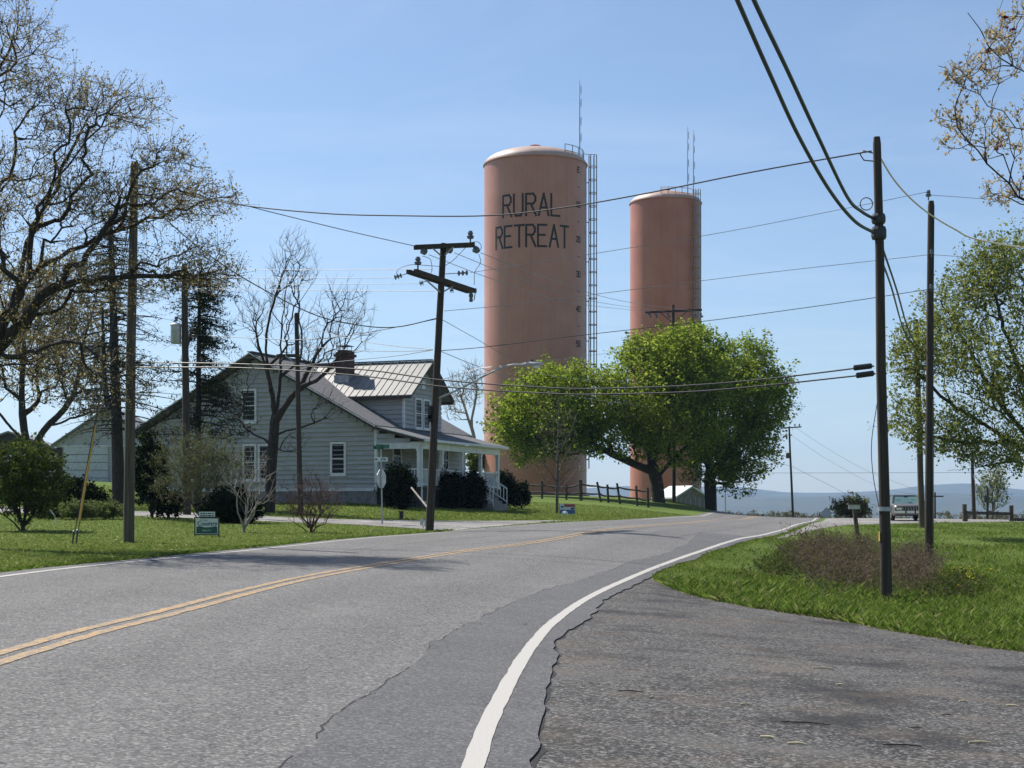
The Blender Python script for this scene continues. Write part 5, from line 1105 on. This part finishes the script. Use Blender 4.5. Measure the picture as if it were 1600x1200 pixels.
# street-name and route sign post with the stop sign seen edge-on from behind
d = 29.5; b = ground_at(597.5, d); t = thing('street_sign', 'post with green street name, route plate and back of stop sign', 'sign', b)
top = P(594,694,d); MB().bar(b-Vector((0,0,.2)), Vector((b.x-.06,d*K,top.z)), .05, .05, (0,1,0)).build('post', 'galv', t)
a = P(583.5,696.5,d); c = P(600,702,d); s1 = MB().box((a.x,d*K-.05,c.z),(c.x,d*K-.04,a.z)).build('street_name_plate', 'sign_green', t)
m = MB(); q = P(594,697,d); m.bar(q+Vector((-.12,-.35,-.02)), q+Vector((.3,.45,.0)), .012, .15); m.build('street_name_plate', 'sign_green', t)
a = P(585.5,714.5,d); c = P(606,721,d); rp_ = MB().box((a.x,d*K-.06,c.z),(c.x,d*K-.05,a.z)).build('route_plate', 'sign_white', t)
textmesh('676', .13, 'ink', 'lettering', rp_, P(599,717.8,d)+Vector((0,-.062,0)), X_, Z_, .004)
m = MB(); q = P(588,717.8,d)+Vector((0,-.062,0)); m.add([q+Vector((.05*x,0,.05*z)) for x,z in ((-1,0),(0,1),(0,.4),(1,.4),(1,-.4),(0,-.4),(0,-1))], [(0,6,5,4,3,2,1)]); m.build('arrow', 'ink', rp_)
cc_ = P(595.5,748,d)+Vector((0,.06,0)); dirn = Vector((.42,.907,0)); m = MB(); oc = [(.36*cos(a),.36*sin(a)) for a in np.linspace(pi/8,2*pi+pi/8,8,endpoint=False)]
nrm_ = Vector((.907,-.42,0)); m.add([cc_+dirn*x+Vector((0,0,y))+nrm_*o_ for o_ in (0,.012) for x,y in oc], [tuple(range(7,-1,-1)),tuple(range(8,16))]+[(i,(i+1)%8,(i+1)%8+8,i+8) for i in range(8)]); m.build('stop_sign_back', 'plate_grey', t)
# far diamond warning sign, tilted post sign, dark sign in the maple, small posts
b = ground_at(1290, 66); t = thing('warning_sign', 'back of a far grey diamond road sign at the crest', 'sign', b)
q = P(1291,802,66); MB().bar(b-Vector((0,0,.3)), q, .06, .06, (0,1,0)).build('post', 'galv', t)
s_ = .52; MB().add([q+Vector((x,o_,z)) for o_ in (-.04,-.02) for x,z in ((0,-s_),(s_,0),(0,s_),(-s_,0))], [(0,1,2,3),(7,6,5,4),(0,4,5,1),(1,5,6,2),(2,6,7,3),(3,7,4,0)]).build('plate', 'plate_grey', t)
d = 27; b = U(1342,850); t = thing('post_sign', 'leaning dark post with a flat grey top plate by the lot', 'sign', b); bd_ = b.y/K; top = P(1335,796,bd_)
MB().bar(b-Vector((0,0,.2)), top, .13, .13, (0,1,0)).build('post', 'weather_wood', t)
MB().box(P(1325,795.5,bd_)+Vector((0,-.1,0)), P(1343,787,bd_)+Vector((0,-.06,0))).build('plate', 'plate_grey', t)
MB().box(P(1324,788.5,bd_)+Vector((0,-.2,0)), P(1343,786,bd_)+Vector((0,.12,0))).build('cap_board', 'weather_wood', t)
b = ground_at(1133.5, 68.5); t = thing('board_sign', 'dark board sign on a thin pole half hidden by the maple', 'sign', b)
MB().tube([b-Vector((0,0,.2)), P(1133,752,68.5)], .05, 8).build('post', 'plate_grey', t); MB().box(P(1122,751,68.5)+Vector((0,-.1,0)), P(1148,740,68.5)+Vector((0,.05,0))).build('board', 'black', t)
b = ground_at(661,27.4); t = thing('utility_pedestal', 'small pale blue pedestal plates left of the centre pole foot', 'pedestal', b)
MB().bar(b-Vector((0,0,.1)), b+Vector((0,0,.33)), .03, .03, (0,1,0)).build('stake', 'galv', t); MB().box(b+Vector((-.1,-.03,.12)), b+Vector((.02,-.02,.34))).build('plate', 'plate_grey', t); MB().box(b+Vector((.04,-.02,.08)), b+Vector((.12,-.01,.3))).build('plate', 'plate_grey', t)
b = ground_at(627.5,33); o = MB().box(b+Vector((-.09,-.08,-.1)), b+Vector((.07,.08,.3))).box(b+Vector((-.11,-.1,.3)), b+Vector((.09,.1,.34))).build('meter_stub', 'black', None, base=b); tag(o, 'short black stub post on the house lawn', 'stub post')
b = ground_at(1192,78); o = MB().box(b+Vector((-.1,-.1,-.2)), b+Vector((.1,.1,.55))).box(b+Vector((-.13,-.13,.55)), b+Vector((.13,.13,.62))).build('delineator_post', 'darkmetal', None, base=b); tag(o, 'short dark post on the road crest', 'post')
# pale hose or pipe curve in the left flower bed
a = ground_at(88,26.4); o = MB().tube(smoothline([a, a+Vector((-.05,0,.3)), a+Vector((-.22,0,.52))],5), .02, 5).build('bent_pipe', 'sign_white', None, base=a); tag(o, 'bent white pipe sticking up in the left flower bed', 'pipe')

# ------------------------------------------------------------------ parked car facing the camera
cb = ground_at(1413, 46.5); cb.z += .012
car = thing('parked_car', 'silver-beige car parked on the lot between the poles, front on', 'car', cb); car.rotation_euler = (0,0,R(-6))
def cbuild(m, name, mat, parent=None, smooth=False):
    off = Vector((0,0,0)); me = bpy.data.meshes.new(name); me.from_pydata(m.v, [], m.f); me.update()
    if smooth:
        for p in me.polygons: p.use_smooth = True
        me.set_sharp_from_angle(angle=R(35))
    return link(name, me, mat, parent or car)
def loft(secs):
    m = MB(); k = len(secs[0])
    for s in secs: m.v += [tuple(p) for p in s]
    for i in range(len(secs)-1):
        for j in range(k): m.f.append((i*k+j, i*k+(j+1)%k, (i+1)*k+(j+1)%k, (i+1)*k+j))
    m.f.append(tuple(range(k-1,-1,-1))); m.f.append(tuple((len(secs)-1)*k+j for j in range(k))); return m
def bsec(y, hw, z0, z1): return [(-hw*.93,y,z0),(hw*.93,y,z0),(hw,y,z0+.18),(hw,y,(z0+z1)/2+.08),(hw*.95,y,z1-.06),(hw*.86,y,z1),(-hw*.86,y,z1),(-hw*.95,y,z1-.06),(-hw,y,(z0+z1)/2+.08),(-hw,y,z0+.18)]
body = cbuild(loft([bsec(-2.4,.84,.34,.82),bsec(-2.3,.91,.30,.88),bsec(-1.9,.94,.28,.93),bsec(-1.0,.95,.27,.98),bsec(.0,.95,.27,.99),bsec(1.4,.95,.27,.99),bsec(2.2,.93,.3,.97),bsec(2.45,.87,.38,.9)]), 'body', 'car_paint', smooth=True)
cbuild(loft([[(-.8,-.85,.975),(.8,-.85,.975),(.8,1.7,.985),(-.8,1.7,.985)],[(-.72,-.35,1.32),(.72,-.35,1.32),(.72,1.15,1.36),(-.72,1.15,1.36)],[(-.66,-.2,1.42),(.66,-.2,1.42),(.66,1.05,1.45),(-.66,1.05,1.45)]]), 'cabin', 'car_glass')
cbuild(loft([[(-.68,-.24,1.425),(.68,-.24,1.425),(.68,1.1,1.452),(-.68,1.1,1.452)],[(-.6,-.16,1.47),(.6,-.16,1.47),(.6,1.0,1.49),(-.6,1.0,1.49)]]), 'roof_panel', 'black')
for s in (-1,1):
    m = MB(); m.bar((s*.79,-.87,.97),(s*.68,-.24,1.44),.06,.05); m.bar((s*.75,.5,.98),(s*.68,.5,1.44),.07,.05); m.bar((s*.79,1.7,.98),(s*.67,1.1,1.45),.1,.06); cbuild(m,'window_pillar','car_paint')
    m = MB(); m.box((s*.62-.15,-2.45,.62),(s*.62+.15,-2.38,.74)); cbuild(m,'headlight','chrome')
    m = MB(); m.box((min(s*.95,s*1.1),-.75,.98),(max(s*.95,s*1.1),-.62,1.12)); cbuild(m,'wing_mirror','black')
    m = MB(); m.box((s*.42-.13,-.55,1.03),(s*.42+.13,-.5,1.2)); cbuild(m,'headrest','black')
    m = MB(); m.box((s*.26-.035,-2.62,.42),(s*.26+.035,-2.5,.62)); cbuild(m,'bumper_guard','black')
    for y in (-1.5,1.5):
        m = MB(); m.tube([(s*.74,y,.33),(s*.78,y,.33),(s*.93,y,.33),(s*.96,y,.33)],[.28,.33,.33,.28],18); w_ = cbuild(m,'wheel','tyre')
        m = MB(); m.tube([(s*.955,y,.33),(s*.968,y,.33)],[.19,.17],12); cbuild(m,'hubcap','chrome',w_)
m = MB(); m.box((-.8,-2.43,.57),(.8,-2.36,.80)); m.box((-.44,-2.445,.58),(.44,-2.42,.77)); gr_ = cbuild(m,'grille','black')
for k in range(6): m = MB(); m.box((-.42+.15*k,-2.46,.59),(-.40+.15*k,-2.446,.76)); cbuild(m,'grille_bar','chrome',gr_)
m = MB(); m.box((-.93,-2.56,.42),(.93,-2.36,.55)); m.box((-.9,-2.53,.55),(.9,-2.36,.57)); cbuild(m,'front_bumper','chrome')
m = MB(); m.box((-.16,-2.575,.43),(.16,-2.562,.54)); cbuild(m,'number_plate','sign_white')
m = MB(); m.box((-.1,-.62,1.33),(.1,-.58,1.39)); cbuild(m,'rear_view_mirror','black')

# ------------------------------------------------------------------ litter on the drive
for k,(x,y,L_,ang,mat,lab) in enumerate(((1286,1046,.22,10,'straw','longest pale straw chip on the drive'),(1258,1133,.34,-8,'bark','dark stick lying on the drive, the longest one'),(1410,1168,.26,4,'bark','dark stick near the lower right of the drive'),(1163,1103,.09,30,'straw','pale straw bit in the middle of the drive'),
    (1505,1098,.08,15,'straw','pale chip right of the drive middle'),(1582,1105,.1,-10,'straw','pale chip at the right edge of the drive'),(1530,1163,.16,12,'straw','pale straw chip at the lower right of the drive'),(1018,1092,.06,60,'straw','small yellowish bit left on the drive'),
    (1245,1165,.12,-6,'straw','pale sliver below the longest stick'),(986,1083,.2,3,'bark','thin dark twig at the left of the drive'),(1480,1120,.1,20,'twig','brown twig right of the longest stick'),(1313,1072,.07,0,'straw','small pale chip below the longest straw'),(1200,1155,.1,-20,'straw','pale sliver left of the lower sticks'),(1430,1140,.1,5,'twig','short brown twig between the dark sticks'))):
    p = U(x,y); p.z = g(p.x,p.y)+.014; dv = Vector((cos(R(ang)),sin(R(ang)),0))*L_/2; sd2 = Vector((-sin(R(ang)),cos(R(ang)),0))*L_*.04
    q0 = p-dv; q1 = p+dv*.2+sd2+Vector((0,0,.004)); q2 = p+dv; q0.z = g(q0.x,q0.y)+.014; q2.z = g(q2.x,q2.y)+.014; r_ = .006 if mat != 'straw' else .009
    o = MB().tube([q0,q1,q2],[r_*.8,r_,r_*.6],5).build('twig' if mat != 'straw' else 'wood_chip', mat, None, base=p); tag(o, lab, 'twig' if mat != 'straw' else 'wood chip', 'litter on the drive')

# ------------------------------------------------------------------ grass
def sample(n, amin, amax, r0, r1, pw=1.0):
    a = R(1)*(amin+(amax-amin)*rng.random(n)); u = rng.random(n); d = r0*(r1/r0)**u if pw == 1 else (r0**pw+u*(r1**pw-r0**pw))**(1/pw)
    return np.tan(a)*d, d*K
def blades(name, x, y, h, w, mat, lean=.5):
    n = len(x); z = G(x,y)-.01; a = rng.random(n)*2*pi; l = rng.normal(0,lean,(n,2))*h[:,None]
    dx = np.cos(a)*w; dy = np.sin(a)*w; b = np.stack([x,y,z],1)
    V = np.stack([b+np.stack([-dx,-dy,0*dx],1), b+np.stack([dx,dy,0*dx],1), b+np.stack([l[:,0]*.35+dx*.6,l[:,1]*.35+dy*.6,h*.62],1), b+np.stack([l[:,0],l[:,1],h],1)],1).reshape(-1,3)
    return stuff(npmesh(name, V, np.arange(n*4).reshape(-1,4), mat))
RB = [tuple(p) for p in rwl]+[(60,96*K),(60,-9*K)]
x,y = sample(760000, -2, 46, 9.5, 46); ok = inpoly(x,y,RB)&~paved(x,y)
x,y = x[ok],y[ok]; de = y-np.interp(x, dgr_j[:,0], dgr_j[:,1]); ok = rng.random(len(x)) < np.clip(de/.9+.12,.12,1); x,y = x[ok],y[ok]; n = len(x); edge = rng.random(n); h = (.045+.10*edge**3)*(1+.25*rng.normal(size=n)).clip(.5,1.6); ex_ = np.interp(y, redge[:,1], redge[:,0]); h *= np.where(y > 15.5*K, np.clip((x-ex_-.2)/3.0,.45,1), 1); h *= np.where(y > 30*K,.7,1)*np.interp(np.sin(x*1.7)+np.sin(y*1.3+1)+np.sin(x*.6-y*.8), [-2,2],[.6,1.35])
o = blades('verge_grass', x, y, h, .0028+.00014*y/K, 'grass'); o['label'] = 'fresh green roadside grass right of the drive'; o['category'] = 'grass'
LB = [tuple(p) for p in ledge]+[(28,98*K),(-60,98*K),(-60,-9*K)]
x,y = sample(520000, -46, 20, 9.5, 52); ok = inpoly(x,y,LB)&~paved(x,y)
x,y = x[ok],y[ok]; n = len(x); h = (.028+.03*rng.random(n))*np.where(y > 31*K,1.7,1)
o = blades('lawn_grass', x, y, h, .005+.0003*y/K, 'grass_lawn', .7); o['label'] = 'short mown lawn along the left of the road'; o['category'] = 'grass'
# shaggy grass fringe along the paved edges
def fringe(A, side, n, spread):
    k = rng.integers(0,len(A)-1,n); t = rng.random((n,1)); p = A[k]*(1-t)+A[k+1]*t; T = A[k+1]-A[k]; T /= np.linalg.norm(T,axis=1)[:,None]
    return p+np.stack([-T[:,1],T[:,0]],1)*side*(np.abs(rng.normal(0,spread,(n,1)))+.01)
f1 = fringe(ledge[(ledge[:,1] > 8*K)&(ledge[:,1] < 26*K)], 1, 14000, .12); f3 = fringe(dgr_j[6:100], 1, 4500, .2)
f4 = fringe(redge[(redge[:,1] > 16.2*K)&(redge[:,1] < 34*K)], -1, 9000, .15)
f1, f3, f4 = [f_[~inpoly(f_[:,0],f_[:,1],ROADPOLY)] for f_ in (f1,f3,f4)]; q = np.concatenate([f1,f3,f4]); h = np.r_[np.full(len(f1),.06),np.full(len(f3),.1),np.full(len(f4),.035)]*(1+.35*rng.normal(size=len(q))).clip(.3,2)
o = blades('fringe_grass', q[:,0], q[:,1], h, np.full(len(q),.007), 'grass', .8); o['label'] = 'ragged grass fringe along the asphalt edges'; o['category'] = 'grass'
x,y = sample(1500,-44,4,12,48); ok = inpoly(x,y,LB)&~paved(x,y); x,y = x[ok],y[ok]; C_ = np.stack([x,y,G(x,y)+.05],1)
o = stuff(npmesh('dandelions', *leaves(C_,1,.01,.04,aspect=.5,up=2), 'dandelion')); o['label'] = 'scattered pale dandelion heads in the lawn'; o['category'] = 'flowers'
pts = np.array([tuple(U(1500+rng.normal()*26, 908+rng.normal()*9)) for _ in range(110)]); pts[:,2] += .12+.08*rng.random(110)
o = stuff(npmesh('yellow_weeds', *leaves(pts,4,.09,.035,aspect=.5,up=1), 'mustard')); o['label'] = 'yellow flowering weeds in the right ditch'; o['category'] = 'flowers'
# far woodland in the valley behind the crest
C_ = []
for k in range(700):
    yy = rng.uniform(380,760); xx = yy*rng.uniform(-.12,.34); s = rng.uniform(1.0,2.6); zz = CZ+rng.uniform(-4,7)/F*yy-s-.6
    C_.append(np.array([xx,yy,zz])+unit(16)*s*np.array([1.3,1,.9])*rng.random((16,1)))
C_ = np.concatenate(C_); o = stuff(npmesh('distant_woodland', *leaves(C_,4,.7,.5,aspect=.35), 'leaf_far')); o['label'] = 'hazy bare woodland in the valley past the crest'; o['category'] = 'woodland'
# ------------------------------------------------------------------ haze
hz = MB().box((-9300,-600,-70),(9300,9600,420)); m, nt, out = nodes('haze')
pv_ = nt.nodes.new('ShaderNodeVolumePrincipled'); pv_.inputs['Color'].default_value = (.46,.68,1,1); pv_.inputs['Density'].default_value = 9e-5; pv_.inputs['Anisotropy'].default_value = .25
nt.links.new(pv_.outputs[0], out.inputs['Volume']); haze = stuff(hz.build('haze', m)); haze['label'] = 'pale blue air haze over the valley'; haze['category'] = 'haze'
